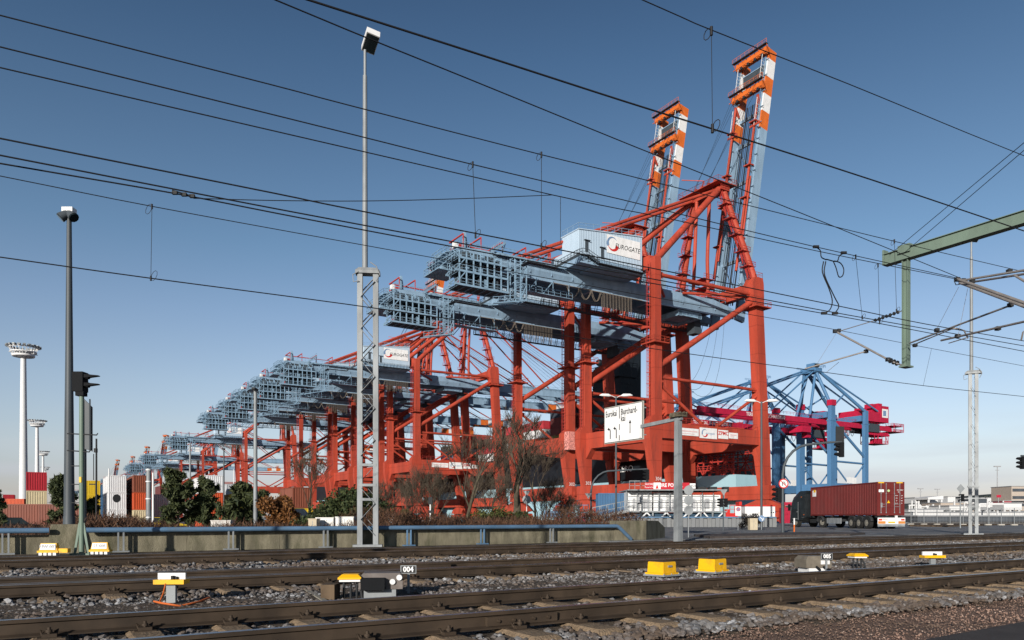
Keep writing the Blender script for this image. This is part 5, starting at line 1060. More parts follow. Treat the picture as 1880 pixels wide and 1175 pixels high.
# ================================================================ containers
def cont_mesh(L,H=2.6,Wd=2.44,doors=False,n=None):
    m=MB(); n=n or int(L/.28); e=.09
    def corr(p0,p1,z0,z1,k,dep):
        p0=V(p0);p1=V(p1);d=p1-p0;nn=V((d.y,-d.x,0)).normalized(); vs=[]; off=[0,0,-dep,-dep]; ts=[]
        for i in range(k):
            for j,t in enumerate((.0,.42,.55,.88)): ts.append(((i+t)/k,off[j]))
        ts.append((1,0))
        for t,o in ts: b=p0+d*t+nn*o; vs+=[(b.x,b.y,z0),(b.x,b.y,z1)]
        m.add(vs,[(2*i,2*i+2,2*i+3,2*i+1) for i in range(len(ts)-1)])
    hw=Wd/2-.015; z0,z1=.16,H-.12
    corr((-hw,L-e,0),(-hw,e,0),z0,z1,n,.04); corr((hw,e,0),(hw,L-e,0),z0,z1,n,.04); corr((hw-.06,L-.03,0),(-hw+.06,L-.03,0),z0,z1,8,.04)
    if doors: m.box(-hw+.08,.03,z0,hw-.08,.06,z1)
    else: corr((-hw+.06,.03,0),(hw-.06,.03,0),z0,z1,8,.04)
    for x in(-Wd/2,Wd/2-.12):
        for y in(0,L-.14): m.box(x,y,0,x+.12,y+.14,H)
    for y in(0.0,L-.1):
        m.box(-Wd/2+.12,y+.01,H-.13,Wd/2-.12,y+.09,H-.003); m.box(-Wd/2+.12,y+.01,.02,Wd/2-.12,y+.09,.17)
    for x in(-Wd/2+.005,Wd/2-.075): m.box(x,.14,H-.12,x+.07,L-.14,H-.003); m.box(x,.14,.03,x+.07,L-.14,.17)
    m.box(-Wd/2+.05,.05,H-.03,Wd/2-.05,L-.05,H-.01); m.box(-Wd/2+.05,.05,.05,Wd/2-.05,L-.05,.1)
    return m
CM={}
def cmat(col,nm):
    if nm not in CM: CM[nm]=mat('container_'+nm,col,.55,var=.12,scale=.8,dirt=tuple(c*.55+.02 for c in col),damt=.6,dscale=1.0,streak=.4)
    return CM[nm]
COLS={'red':(.36,.018,.03),'cream':(.52,.44,.28),'yellow':(.62,.42,.02),'white':(.62,.63,.65),'grey':(.45,.47,.50),'brown':(.19,.055,.03),'orange':(.48,.07,.02),'rust':(.17,.045,.025),'blue':(.05,.13,.25),'maroon':(.12,.025,.025),'olive':(.14,.13,.035),'navy':(.02,.03,.05)}
BASE={}
def container(lab,px,d,z,col,L=12.19,H=2.6,rz=TH,doors=False,grp='shipping containers stacked in the yard',xyz=None):
    k=(L,H,doors)
    if k not in BASE: BASE[k]=cont_mesh(L,H,2.44,doors).build('tmp',SIGNW); bpy.data.objects.remove(BASE[k]) if 0 else None
    me=BASE[k].data if not isinstance(BASE[k],bpy.types.Mesh) else BASE[k]
    if not isinstance(BASE[k],bpy.types.Mesh): o_=BASE[k]; BASE[k]=me; bpy.data.objects.remove(o_)
    o=link('shipping_container',me,None,xyz or at(px,d,z-.48),rz); o.material_slots[0].link='OBJECT'; o.material_slots[0].material=cmat(COLS[col],col); return tag(o,lab,'container',grp)
H=2.6
for px,d,st,nm in((67,104,(('cream','bottom cream container under the red one near the left edge'),('cream','cream ribbed container in the middle of the left stack'),('red','crimson container on top of the stack beside the white light tower')),''),
      (169,128,(('yellow','lowest yellow container behind the small pine'),('yellow','middle yellow container behind the small pine'),('yellow','topmost yellow container right of the green signal post')),''),
      (215,112,(('white','lowest pale container of the stack behind the round dark sign'),('white','middle pale container behind the round dark sign'),('white','topmost pale ribbed container above the round dark sign')),''),
      (262,112,(('cream','white container at the bottom of the brown stack'),('orange','orange container in the middle of the brown stack'),('brown','brown container on top of the stack beside the banded pole')),''),
      (396,112,(('orange','orange container under the white one behind the right pine'),('orange','orange container, middle of the stack behind the right pine'),('white','white ribbed container on top of the stack behind the right pine')),'')):
    for k,(c,l) in enumerate(st): container(l,px,d,k*H,c)
container('lowest blue container in the gap right of the yellow stack',195,150,0,'blue'); container('blue container in the gap right of the yellow stack, middle one',195,150,H,'blue'); container('dark blue container in the gap right of the yellow stack, topmost',195,150,2*H,'blue')
container('brown container far behind, between the pale and the brown stacks',240,185,2*H-.6,'rust'); container('grey container right of the banded pole, upper one',295,120,H,'grey'); container('grey container right of the banded pole, lower one',295,120,0,'grey')
container('far dark red container above the grey ones right of the banded pole',303,210,3*H,'maroon')
container('white ribbed container right of the stack with the white top',430,128,H*2-.6,'grey'); container('navy container below the white ribbed one, behind the thin lamp post',427,128,H,'navy'); container('yellow container partly hidden by the right pine',436,120,H,'yellow',6.06); container('yellow container at ground level behind the right pine',436,120,0,'yellow',6.06)
container('brown container on the yellow one, left of the hedge',556,92,H*1.0+.0,'brown',6.06,rz=TH+.0); container('yellow container below the brown one, left of the hedge',556,92,0,'yellow',6.06)
c=container('long rusty container lying side-on at the left edge behind brush',-40,80,0,'rust',12.19,2.9,rz=-math.pi/2+.03); 
container('second rusty container side-on at the far left, farther back',-60,150,H,'orange',12.19,rz=-math.pi/2); container('small red far container with white marks near the left edge',16,190,H*2-.5,'red',6.06); container('red container at far left beside the white light tower',12,160,H,'red',6.06); container('red far container at the left edge behind the rusty one',50,170,0,'grey',6.06)
# ================================================================ truck
tp=V(at(1641,64,0)); fr=V(at(1478,80,0)); dr_=V((-.07,.9975,0)); rzT=math.atan2(-dr_.x,dr_.y)
rear=V(at(1635.5,64.2,0))
TC=container('dark red container on the truck at the crossing',0,0,0,'red',12.19,2.9,rz=rzT,doors=True,xyz=(rear.x,rear.y,1.16)); TC.material_slots[0].material=cmat((.135,.018,.017),'truckred'); TC['group']='container on the road'; del TC['group']
m=MB()
for x in(-.88,-.42,.32,.80): m.tube((x,-.01,.2),(x,-.01,2.78),.022,n=6); [m.cbox((x,-.01,z),(.09,.05,.06)) for z in(.25,1.0,1.9,2.72)]
for x in(-.72,.5): m.beam((x-.16,-.02,.98),(x+.16,-.02,.98),.03); m.beam((x-.16,-.02,.76),(x+.2,-.02,.76),.03)
m.build('locking_rod',GALV,TC)
m=MB()
for z in(.7,1.25,1.8,2.3):
    for x in(-.98,.02): m.box(x,.005,z,x+.96,.028,z+.05)
m.box(-.005,.005,.2,.005,.03,2.75); m.build('door_rib',cmat((.13,.017,.016),'truckrib'),TC)
text(TC,'BEAU 500268 0',.115,SIGNW,(.83,-.0,2.2),sx=.75); text(TC,'45G1',.11,SIGNW,(.72,0,2.03),sx=.8)
for i,(a,b) in enumerate((('MAX.GR.','32500'),('TARE','3890'),('NET','28610'),('CU.CAP.','76.4'))): text(TC,a,.09,SIGNW,(.52,0,1.72-i*.22),sx=.7); text(TC,b,.09,SIGNW,(.98,0,1.72-i*.22),sx=.7)
m=MB(); m.box(-1.07,-.005,2.02,-.62,.02,2.25); m.build('placard',SIGNW,TC); m=MB(); m.prism([(-.33,-.004,1.08),(-.07,-.004,1.08),(-.2,-.004,1.32)],(0,.02,0)); m.build('warning_mark',YEL,TC); m=MB(); m.tube((-.2,.01,2.14),(-.2,-.006,2.14),.11,n=16); m.build('round_mark',mat('pale_green',(.45,.6,.3),.5),TC)
m=MB(); m.box(-.9,-.005,.7,-.75,.02,1.1); m.build('vent_plate',GALV,TC)
m=MB(); m.box(-1.235,11.05,1.95,-1.205,11.75,2.55); lp=m.build('side_placard',SIGNW,TC); m=MB(); m.box(-1.245,11.05,2.35,-1.236,11.5,2.62); m.build('side_mark',YEL,TC)
m=MB(); m.box(-1.12,-.004,2.79,-.6,.0,2.88); m.box(.5,-.004,2.79,1.05,.0,2.88); m.build('top_mark',YEL,TC)
T=thing('truck','black articulated truck carrying the dark red container along the road','truck',rear,rzT)
CAB=mat('cab_black',(.014,.018,.021),.35,var=.35,scale=1.5,spec=.4)
m=MB(); ycab=12.85
m.loft([[(x,ycab,z) for x,z in((-1.22,.95),(1.22,.95),(1.22,3.3),(1.0,3.75),(-1.0,3.75),(-1.22,3.3))],[(x,ycab+1.0,z) for x,z in((-1.24,.55),(1.24,.55),(1.24,3.2),(1.0,3.72),(-1.0,3.72),(-1.24,3.2))],[(x,ycab+1.9,z) for x,z in((-1.22,.45),(1.22,.45),(1.2,2.7),(1.0,3.1),(-1.0,3.1),(-1.2,2.7))],[(x,ycab+2.3,z) for x,z in((-1.18,.4),(1.18,.4),(1.1,1.9),(.95,2.2),(-.95,2.2),(-1.1,1.9))]])
m.box(-1.1,ycab-.25,1.0,1.1,ycab-.02,3.4); cb=m.build('cab',CAB,T)
m=MB(); m.box(-1.25,ycab+1.15,1.85,-1.21,ycab+1.85,2.55); m.box(1.21,ycab+1.15,1.85,1.25,ycab+1.85,2.55); m.build('window',GLASS,cb)
m=MB(); m.box(-1.55,ycab+2.0,1.7,-1.35,ycab+2.15,2.4); m.tube((-1.2,ycab+2.0,2.2),(-1.45,ycab+2.05,2.2),.03); m.build('mirror',BLK,cb); m=MB(); m.box(-1.262,ycab+.95,.75,-1.235,ycab+.99,2.6); m.box(-1.262,ycab+1.0,1.55,-1.235,ycab+1.2,1.62); m.tube((-1.2,ycab+.3,1.0),(-1.2,ycab+.3,1.01),.2); [m.box(-1.26,ycab+1.1,z_,-1.2,ycab+1.8,z_+.05) for z_ in(.55,.85)]; m.build('door_trim',GALV,cb); m=MB(); m.sphere((-1.235,ycab+.5,3.1),.05); m.box(-1.25,ycab+.1,1.25,-1.22,ycab+.2,1.32); m.build('marker_light',ORG,cb)
m=MB(); m.box(-.5,.4,.86,-.35,13.6,1.14); m.box(.35,.4,.86,.5,13.6,1.14)
for y in(.3,4,8,11.8): m.box(-1.15,y,1.0,1.15,y+.2,1.155)
m.box(-.9,9.6,.45,.9,13,.85); m.box(-1.0,6.4,.62,1.0,8.6,.85); m.build('chassis',DRK,T)
m=MB(); m.box(-1.18,6.2,.42,-1.12,8.9,.95); m.build('side_panel',GALV,T)
def wheel(x,y,r=.52,w_=.34):
    m=MB(); m.tube((x-w_/2,y,r),(x+w_/2,y,r),r,n=24); o=m.build('wheel',TYRE,T); m=MB(); s=-1 if x<0 else 1; m.tube((x+s*(w_/2+.005),y,r),(x+s*(w_/2-.02),y,r),r*.55,n=18); m.tube((x+s*(w_/2+.03),y,r),(x+s*w_/2,y,r),r*.22,n=12); m.build('rim',RIM,o)
for x in(-1.05,1.05):
    for y in(1.7,3.0,4.3,10.4,14.2): wheel(x,y)
m=MB()
for s in(-1,1):
    for y in(1.7,3.0,4.3,10.4): m.path([(s*1.05,y+.62*math.cos(t),.52+.62*math.sin(t)) for t in(.2,.6,1.0,1.57,2.1,2.5,2.95)],.16,6)
m.build('mudguard',DRK,T)
m=MB(); m.box(-1.22,-.12,.42,1.22,-.05,.98); bp=m.build('rear_board',WHT,T); m=MB(); m.box(-1.2,-.14,.46,-.55,-.121,.68); m.box(.6,-.14,.46,1.2,-.121,.68); m.build('orange_band',mat('tail_orange',(.55,.22,.05),.5),bp)
m=MB(); m.box(-1.15,-.14,.74,-.85,-.121,.88); m.box(.85,-.14,.74,1.15,-.121,.88); m.build('tail_light',LRED,bp); m=MB(); m.box(-.3,-.14,.52,.3,-.121,.64); m.build('number_plate',YEL,bp)
m=MB(); m.box(-1.2,-.1,.22,1.2,-.02,.41); m.build('bumper',GALV,T); text(bp,'HVCC',.16,mat('print_red',(.4,.06,.04),.5),(-.55,-.125,.84)); 
m=MB(); m.box(.35,-.1,.98,.55,.0,1.16); m.build('hitch',WHT,T)
# the tractor is turned left against its trailer
ph=.27; pv=V((0,10.9,0)); Rm=Matrix.Rotation(ph,3,'Z')
for c_ in T.children:
    y_=sum(v.co.y for v in c_.data.vertices)/len(c_.data.vertices)
    if y_>9.5 and c_.name.split('.')[0] in('cab','wheel'): c_.rotation_euler=(0,0,ph); c_.location=pv-Rm@pv
# ================================================================ parked cars and boxes behind the wall
def car(lab,px,d,col,rz=TH,van=False):
    T=thing('parked_car',lab,'car',at(px,d,-.48),rz,'cars parked behind the low wall'); cm=mat('car_paint_'+lab.split()[0]+str(px),col,.25,var=.05); m=MB()
    P=[(-2.1,.35),(2.1,.35),(2.15,.75),(1.25,.92),(-1.9,.98),(-2.15,.7)]; C_=[(-1.9,.96),(1.2,.92),(.55,1.42),(-1.3,1.46)]
    m.loft([[(x,-.86,z) for x,z in P],[(x,.86,z) for x,z in P]]); b=m.build('body',cm,T)
    m=MB(); m.loft([[(x,-.78,z) for x,z in C_],[(x,.78,z) for x,z in C_]]); m.build('window',GLASS,T)
    m=MB(); m.loft([[(x,-.70,z) for x,z in((.62,1.40),(.5,1.47),(-1.3,1.5),(-1.42,1.42))],[(x,.70,z) for x,z in((.62,1.40),(.5,1.47),(-1.3,1.5),(-1.42,1.42))]])
    for x in(-1.4,-.4,.6):
        for y in(-.78,.78): m.beam((x-.28,y,.95),(x-.05,y*.9,1.45),.07)
    m.build('roof',cm,T)
    for x in(-1.3,1.3):
        for y in(-.8,.8): m=MB(); m.tube((x,y-.1,.32),(x,y+.1,.32),.32,n=16); m.build('wheel',TYRE,T)
    return T
car('blue parked car behind the guard pipe left of the bare young tree',817,78,(.03,.06,.13),rz=.45); car('white roofed parked car with dark windows near the round dark sign',228,66,(.5,.5,.5),rz=1.35); car('dark parked car just left of the white roofed one',209,72,(.02,.03,.05),rz=1.2); car('black parked car at the left edge behind the guard pipe',26,66,(.015,.015,.018)); car('yellow parked car behind the green signal post',163,80,(.6,.4,.02)); car('yellow parked car in the brush right of the banded pole',301,74,(.6,.42,.03))
def boxx(lab,px0,px1,yt,d,m_,name='cabinet',yb=None,cat='cabinet'):
    x0,x1=(px0-940)/F*d,(px1-940)/F*d; T=thing(name,lab,cat,((x0+x1)/2,d,0),0); w_=x1-x0; h=zy(yt,d); m=MB(); m.box(-w_/2,0,.0,w_/2,.55,h-.04); m.build('body',m_,T); m=MB(); m.box(-w_/2-.02,-.02,h-.04,w_/2+.02,.57,h); m.build('lid',m_,T); m=MB(); m.box(-.01,-.006,.1,.01,.002,h-.1); m.box(w_*.2,-.02,h*.5,w_*.2+.03,.0,h*.56); m.build('door_seam',GALV,T)
WBOX=mat('cabinet_white',(.72,.72,.70),.5,var=.05,dirt=(.4,.4,.36),damt=.5,dscale=3); TANB=mat('cabinet_tan',(.50,.43,.31),.6,var=.1)
boxx('small tan cabinet at the left end of the white boxes',566,581,952,31.0,TANB); boxx('white cabinet partly shaded beside the tan one',580,612,950,31.8,WBOX); boxx('white cabinet nearest the lattice mast',616,649,948.5,31.4,WBOX); boxx('stained white planter box behind the blue pipe near the pines',387,423,955,31.5,mat('stained_white',(.6,.58,.55),.7,var=.1,dirt=(.2,.12,.09),damt=.8,dscale=4)); boxx('cream cabinet at the foot of the lamp post before the waterside leg',1377,1391,951.5,60,TANB)
PALE=mat('pale_tarpaulin',(.55,.52,.48),.8,var=.1); m=MB(); p=V(at(550,42,0)); m.loft([rect(-.9,.9,-.5,.5,0),rect(-.6,.7,-.4,.4,.9),rect(-.2,.2,-.2,.2,1.5)]); o=m.build('covered_heap',PALE,None,p); tag(o,'pale covered heap between the brown shrub and the hedge','heap')
# ================================================================ high mast light towers
def tower(lab,px,d,ytop,g=True):
    T=thing('light_tower',lab,'light tower',at(px,d,0),0,'white high mast light towers'); h=zy(ytop,d)
    m=MB(); m.path([(0,0,-.5),(0,0,h-2.2)],[.85,.5],16); m.build('mast',mat('tower_white_'+str(px),(.62,.64,.66),.5,var=.04),T)
    m=MB(); R_=2.5
    for k in range(24): a=k*math.pi/12; m.beam((0,0,h-1.9),(R_*math.cos(a),R_*math.sin(a),h-1.6),.12) if k%3==0 else None
    for z,rr,t in((h-2.1,R_*.72,.25),(h-1.4,R_*.9,.12),(h-.5,R_,.12)):
        m.path([(rr*math.cos(a*math.pi/12),rr*math.sin(a*math.pi/12),z) for a in range(25)],t,6)
    for k in range(24): a=k*math.pi/12; m.beam((R_*.72*math.cos(a),R_*.72*math.sin(a),h-2.1),(R_*math.cos(a),R_*math.sin(a),h-.5),.1)
    m.path([(0,0,h-2.4),(0,0,h-1.2)],[1.0,1.8],14); m.build('platform_ring',WHT,T)
    m=MB()
    for k in range(20): a=k*math.pi/10; c=V((2.75*math.cos(a),2.75*math.sin(a),h-.25)); m.cbox(c,(.7,.5,.3),M=Matrix.Rotation(a,3,'Z'))
    m.build('floodlight',GALV,T); return T
tower('tallest white light tower at the left edge',43,150,634); tower('second white light tower, just right of the tallest one',68,262,771); tower('third white light tower behind the crimson container',79,385,828); tower('smallest white light tower farthest back',83,540,857)
# ================================================================ ship at the quay
HULL=mat('hull_light_blue',(.33,.52,.60),.5,var=.08,scale=.15,dirt=(.2,.33,.4),damt=.4,dscale=.12,streak=.3); HULD=mat('hull_dark',(.010,.014,.019),.5,var=.3,scale=.3)
T=thing('container_ship','huge container ship with light blue hull behind the red crane legs','ship',W(138,QC,0),TH)
m=MB(); hp=[(0,-1.6),(11,-1.6),(45,28),(45,330),(0,330)]; m.loft([[(x,y,z) for x,y in hp] for z in(-1,11.2)]); m.build('hull',HULL,T)
m=MB(); m.prism([(-.15,16,11.21),(28,16,11.21),(44.8,30,11.21),(44.8,330,11.21),(-.15,330,11.21)],(0,0,10.5)); up=m.build('upper_hull',HULD,T); text(up,'WAY',2.7,mat('hull_print',(.6,.63,.65),.6),(-.25,38.2,17.6),(math.pi/2,0,-math.pi/2),bold=.05); text(up,'ZERO',2.6,mat('hull_print_bright',(.75,.77,.78),.6),(-.25,38.0,14.6),(math.pi/2,0,-math.pi/2))
m=MB()   # lashing bridges on the aft deck
for x in(1,8):
    for y in np.arange(0,15,2.4): m.beam((x,y,11.2),(x,y,18.8),.28)
    for z in(12.6,14.6,16.6,18.6): m.beam((x,-.5,z),(x,14.5,z),.3); m.rail([(x-.5,-.5,z),(x-.5,14.5,z)],1.1,1.6,.09)
    for k in range(3): m.beam((x,k*4.8,11.2),(x,k*4.8+4.8,18.5),.22); m.beam((x,k*4.8+4.8,11.2),(x,k*4.8,18.5),.22)
m.box(0,-1,18.8,9,14,19); m.build('lashing_bridge',REDP,T)
m=MB(); m.box(3,44,21.7,8,57,42); m.box(2,43.5,42,9,58,45); m.box(3,46,45,7,56,46.5); m.rail([(2,43.5,45),(2,58,45)],1.2,1.5,.1); m.rail([(2,43.5,45),(9,43.5,45)],1.2,2,.1); m.sphere((4,55,48),1.1); m.tube((4,55,45),(4,55,48),.3); m.tube((5,48,45),(5,48,49),.2); m.beam((5,45,47.5),(5,51,47.5),.3)
for z in(25,28,31,34,37,40): m.box(2.9,43.9,z,8.1,57.1,z+.25)
m.build('deckhouse',HULD,T)
m=MB(); m.box(12,52,21.7,18,58,61); m.box(10,50,57,20,59.5,57.4); m.rail([(10,50,57.4),(20,50,57.4)],1.2,1.4,.1); m.rail([(10,50,57.4),(10,59.5,57.4)],1.2,1.4,.1); m.tube((15,55,61),(15,55,67),.3); m.build('funnel',HULD,T)
m=MB(); m.box(1.2,60,21.8,30,60.6,40); m.build('lashing_bridge',HULD,T)
# container stacks on the ship, each row end a container of its own
names={'maroon':'dark maroon','olive':'dull olive','navy':'navy','grey':'pale grey','red':'red','white':'white','rust':'rust brown','orange':'orange','blue':'blue'}
rn=random.Random(8); k=0
blocks=[(64,(('olive',21.8),('olive',24.6),('maroon',27.4),('maroon',30.2),('navy',33.0))),(80,(('rust',21.8),('orange',24.6),('white',27.4),('red',30.2))),(96,(('red',21.8),('grey',24.6),('rust',27.4),('red',30.2))),(112,(('white',21.8),('red',24.6),('maroon',27.4))),(128,(('rust',21.8),('white',24.6),('orange',27.4),('red',30.2))),(144,(('red',21.8),('blue',24.6),('grey',27.4)))]
for bi,(yq,st) in enumerate(blocks):
    for zi,(c,z) in enumerate(st):
        for xi in range(3):
            o=container('%s ship container, %s bay from the deckhouse, tier %s, row %s from the quay'%(names[c],('first','second','third','fourth','fifth','sixth')[bi],('one','two','three','four','five')[zi],('one','two','three')[xi]),0,0,0,c if xi==0 else rn.choice(('rust','red','grey','maroon','blue')) if 0 else c,12.19,2.8,xyz=W(138+1.8+xi*2.55,QC+yq,z),grp='containers stacked aboard the ship')
            if xi==0 and bi in(4,5) and zi==1: text(o,'MAERSK',1.5,LBLU if bi==4 else SIGNW,(-1.235,6,1.4),(math.pi/2,0,-math.pi/2))
# ================================================================ shore power station
SH=mat('sheet_pile_grey',(.20,.21,.22),.7,var=.2,scale=1,dirt=(.11,.11,.10),damt=.6,dscale=1,streak=.3)
d=78.; T=thing('quay_wall','grey sheet pile wall with blue top rail below the shore power station','wall',at(1275,d,0)); x0,x1=(1105-1275)/F*d,(1425-1275)/F*d
m=MB(); m.box(x0,.2,0,x1,1,.95); k=0; x=x0
while x<x1: m.box(x,0,0,x+.42,.21,.93); x+=.85
m.build('sheet_pile',SH,T); m=MB(); m.box(x0,-.06,.95,x1,.5,1.08); m.build('top_rail',PIPE,T)
d=80.; T=thing('shore_power_station','white shore power station on a steel platform with a red banner on its roof','building',at(1240,d,0)); s=d/F
def X(px): return (px-1240)*s
zpl=zy(938,d)
m=MB(); m.box(X(1152),0,zpl-.15,X(1335),6,zpl); 
for px in range(1155,1336,22): m.box(X(px)-.08,.1,0.9,X(px)+.08,.25,zpl-.15)
m.build('platform',GALV,T)
m=MB(); m.box(X(1120),.6,.9,X(1335),5.5,zpl-.2); m.build('underframe',mat('underframe_blue',(.025,.06,.10),.6),T)
for px in(1160,1178,1196,1214,1232,1254,1275,1300,1318): m=MB(); m.beam((X(px),-.02,1.0),(X(px+ (9 if px%4 else -8)),-.02,zpl-.2),.13); m.build('white_strut',WHT,T)
m=MB(); n=10
for i,(a,b,zt_) in enumerate(((1153,1200,902),(1202,1262,904),(1264,1324,908))):
    xx=X(a)
    while xx<X(b)-.1: m.box(xx,.6,zpl,xx+.16,.9,zy(zt_,d)); m.box(xx+.16,.63,zpl,xx+.3,.9,zy(zt_,d)); xx+=.3
    m.box(X(a),.9,zpl,X(b),5.2,zy(zt_,d)-.02)
m.build('white_unit',WHT,T)
m=MB()
for px,w_ in((1163,5),(1182,9),(1212,6),(1236,10),(1272,7),(1296,9),(1312,4)): m.box(X(px),.54,zpl+.25,X(px+w_),.61,zpl+1.35)
for px in(1172,1226,1288): m.box(X(px),.52,zpl+.1,X(px+1.2),.6,zy(908,d)); m.box(X(px+3),.52,zpl+.1,X(px+4.2),.6,zy(908,d)); [m.box(X(px),.5,zpl+.3+k*.3,X(px+4.2),.53,zpl+.36+k*.3) for k in range(6)]
m.box(X(1155),.5,zpl+1.55,X(1322),.6,zpl+1.63); m.box(X(1170),-.03,zpl+.9,X(1177),.5,zpl+1.5)
m.build('unit_door',mat('panel_grey',(.36,.37,.39),.6,var=.3,scale=1.5),T)
m=MB(); m.box(X(1150),-.9,zy(901,d),X(1330),5.6,zy(900,d)+.06);  # overhanging roof sheet added to shade the upper part of the units
for px in range(1150,1331,20): m.beam((X(px),.1,zpl),(X(px),.1,zy(900,d)),.07)
m.build('roof_frame',GALV,T)
m=MB(); m.rail([(X(1152),-.05,zpl),(X(1335),-.05,zpl)],1.1,.8,.04); m.rail([(X(1156),.2,zy(900,d)),(X(1186),.2,zy(900,d))],1.0,.6,.05); m.build('railing',GALV,T)
m=MB(); m.box(X(1184.5),.05,zy(898.5,d),X(1266),.15,zy(886,d)); bn=m.build('banner',mat('banner_red',(.45,.015,.03),.5),T); text(bn,'SHORE POWER',.55,SIGNW,(X(1227),.04,zy(891,d)),sx=.82,bold=.01); text(bn,'SHORE',.3,SIGNW,(X(1192),.04,zy(889,d))); text(bn,'Powered by',.24,SIGNW,(X(1192),.04,zy(894.5,d)),sx=.8)
m=MB(); m.box(X(1200),.03,zy(898,d),X(1213),.045,zy(886,d)); m.box(X(1266.5),.03,zy(897,d),X(1277),.1,zy(887.5,d)); m.build('banner_panel',SIGNW,bn); text(bn,'HHLA',.3,BLK,(X(1271.7),.02,zy(892,d)),sx=.8); m=MB(); m.prism([(X(1203.5),.02,zy(897,d)),(X(1209.5),.02,zy(897,d)),(X(1206.5),.02,zy(889,d))],(0,.008,0)); m.build('emblem',LRED,bn)
m=MB()
for px,w_ in((1284,16),(1305,14),(1332,9)): m.cbox((X(px+w_/2),1,zy(898,d)),(w_*s,1,.55))
m.build('roof_unit',DRK,T)
m=MB(); 
for s_ in(0,1.2):
    m.beam((X(1088),-1.2+s_,.95),(X(1152),-1.2+s_,zpl),.12,.3); m.rail([(X(1088),-1.2+s_,.95),(X(1152),-1.2+s_,zpl)],1.1,.7,.045)
for k in range(14): t=k/13; m.box(X(1088)+(X(1152)-X(1088))*t-.12,-1.2,.95+(zpl-.95)*t,X(1088)+(X(1152)-X(1088))*t+.12,0,1.0+(zpl-.95)*t)
m.build('stairs',GALV,T)
c=container('blue container beside the shore power stairs',0,0,0,'blue',6.06,rz=-math.pi/2,xyz=((1096-940)*84/F,84,1.1)); del c['group']
T=thing('distribution_cabinet','light blue tank and red cabinets left of the shore power stairs','equipment',at(1060,78,0)); s=78/F
m=MB(); m.tube((-.1,0,1.1),(-.1,0,2.2),.35,n=14); m.build('tank',HULL,T); m=MB(); m.box(-1.0,-.3,.5,-.45,.2,1.35); m.build('red_cabinet',LRED,T); m=MB(); m.box(-.2,-.3,.4,.4,.2,1.0); m.box(.6,-.3,.4,1.0,.2,1.2); m.build('magenta_cabinet',mat('magenta',(.3,.02,.08),.5),T); m=MB(); m.rail([(-3.5,-.5,.5),(1.2,-.5,.5)],1.0,.4,.05); m.rail([(-3.8,.5,1.3),(1.2,.5,1.3)],1.0,.5,.05); m.box(-3.5,0,1.0,-.6,.4,1.7); m.build('blue_frame',PIPE,T)
d=84; T=thing('site_cabin','white site cabins right of the no parking plate','cabin',at(1405,d,0)); m=MB(); s=d/F; m.box(-37*s,0,.9,18*s,2.5,zy(930,d)); m.build('cabin_box',WHT,T); m=MB(); m.box(-37*s,-.02,zy(929.5,d),18*s,2.5,zy(927.5,d)); m.build('red_roof',LRED,T); m=MB(); m.box(10*s,-.03,zy(942,d),12*s,0,zy(940,d)); m.box(14*s,-.03,zy(942,d),16*s,0,zy(940,d)); m.build('vent',DRK,T)
d=95; T=thing('red_machinery','red machinery beside the white site cabins','machinery',at(1348,d,0)); m=MB(); s=d/F; m.box(-8*s,0,.9,10*s,1.5,zy(942,d)); m.box(9*s,0,.9,14*s,1.5,zy(921,d)); m.box(-15*s,0,.9,-8*s,1.2,zy(935,d)); m.rail([(-8*s,0,zy(942,d)),(9*s,0,zy(942,d))],1,.5,.06); m.build('frame',LRED,T)
d=90; T=thing('red_machinery','red and crimson machinery behind the truck cab','machinery',at(1445,d,0)); m=MB(); s=d/F; m.box(-6*s,0,.3,6*s,1.5,zy(932,d)); m.box(10*s,0,.3,20*s,1.5,zy(930,d)); m.cbox((0,0,zy(925,d)),(1,.5,.4)); m.rail([(-8*s,0,.9),(25*s,0,.9)],1,.5,.06); m.build('frame',mat('crimson_machine',(.35,.012,.04),.5),T)
# ================================================================ right hand background
FN=GALV
for k in range(11):
    px0=1672+k*24-(k>5)*2; d=92-k*.9; s=d/F; T=thing('fence_panel','%s site fence panel on concrete feet, counted from the truck'%('first','second','third','fourth','fifth','sixth','seventh','eighth','ninth','tenth','eleventh')[k],'fence',at(px0,d,.1),-.05,'temporary fence panels along the verge'); L_=24*s
    m=MB(); 
    for x in(.02,L_-.02): m.beam((x,0,.05),(x,0,2.0),.045)
    for z in(.25,1.98): m.beam((0,0,z),(L_,0,z),.035)
    for i in range(9): m.beam((L_*(i+.5)/9,0,.25),(L_*(i+.5)/9,0,1.98),.012)
    for z in(.7,1.15,1.6): m.beam((0,0,z),(L_,0,z),.012)
    m.build('mesh',GALV,T); m=MB(); m.box(-.35,-.12,0,.35,.12,.14); m.build('foot',mat('foot_concrete_'+str(k),(.4,.38,.34),.9),T)
FARW=mat('far_white',(.62,.63,.64),.6,var=.08,scale=.2); FARG=mat('far_grey',(.30,.31,.33),.7,var=.2,scale=.2); FARD=mat('far_dark',(.06,.07,.085),.7,var=.3,scale=.3); BEIGE=mat('far_beige',(.42,.36,.31),.7,var=.1)
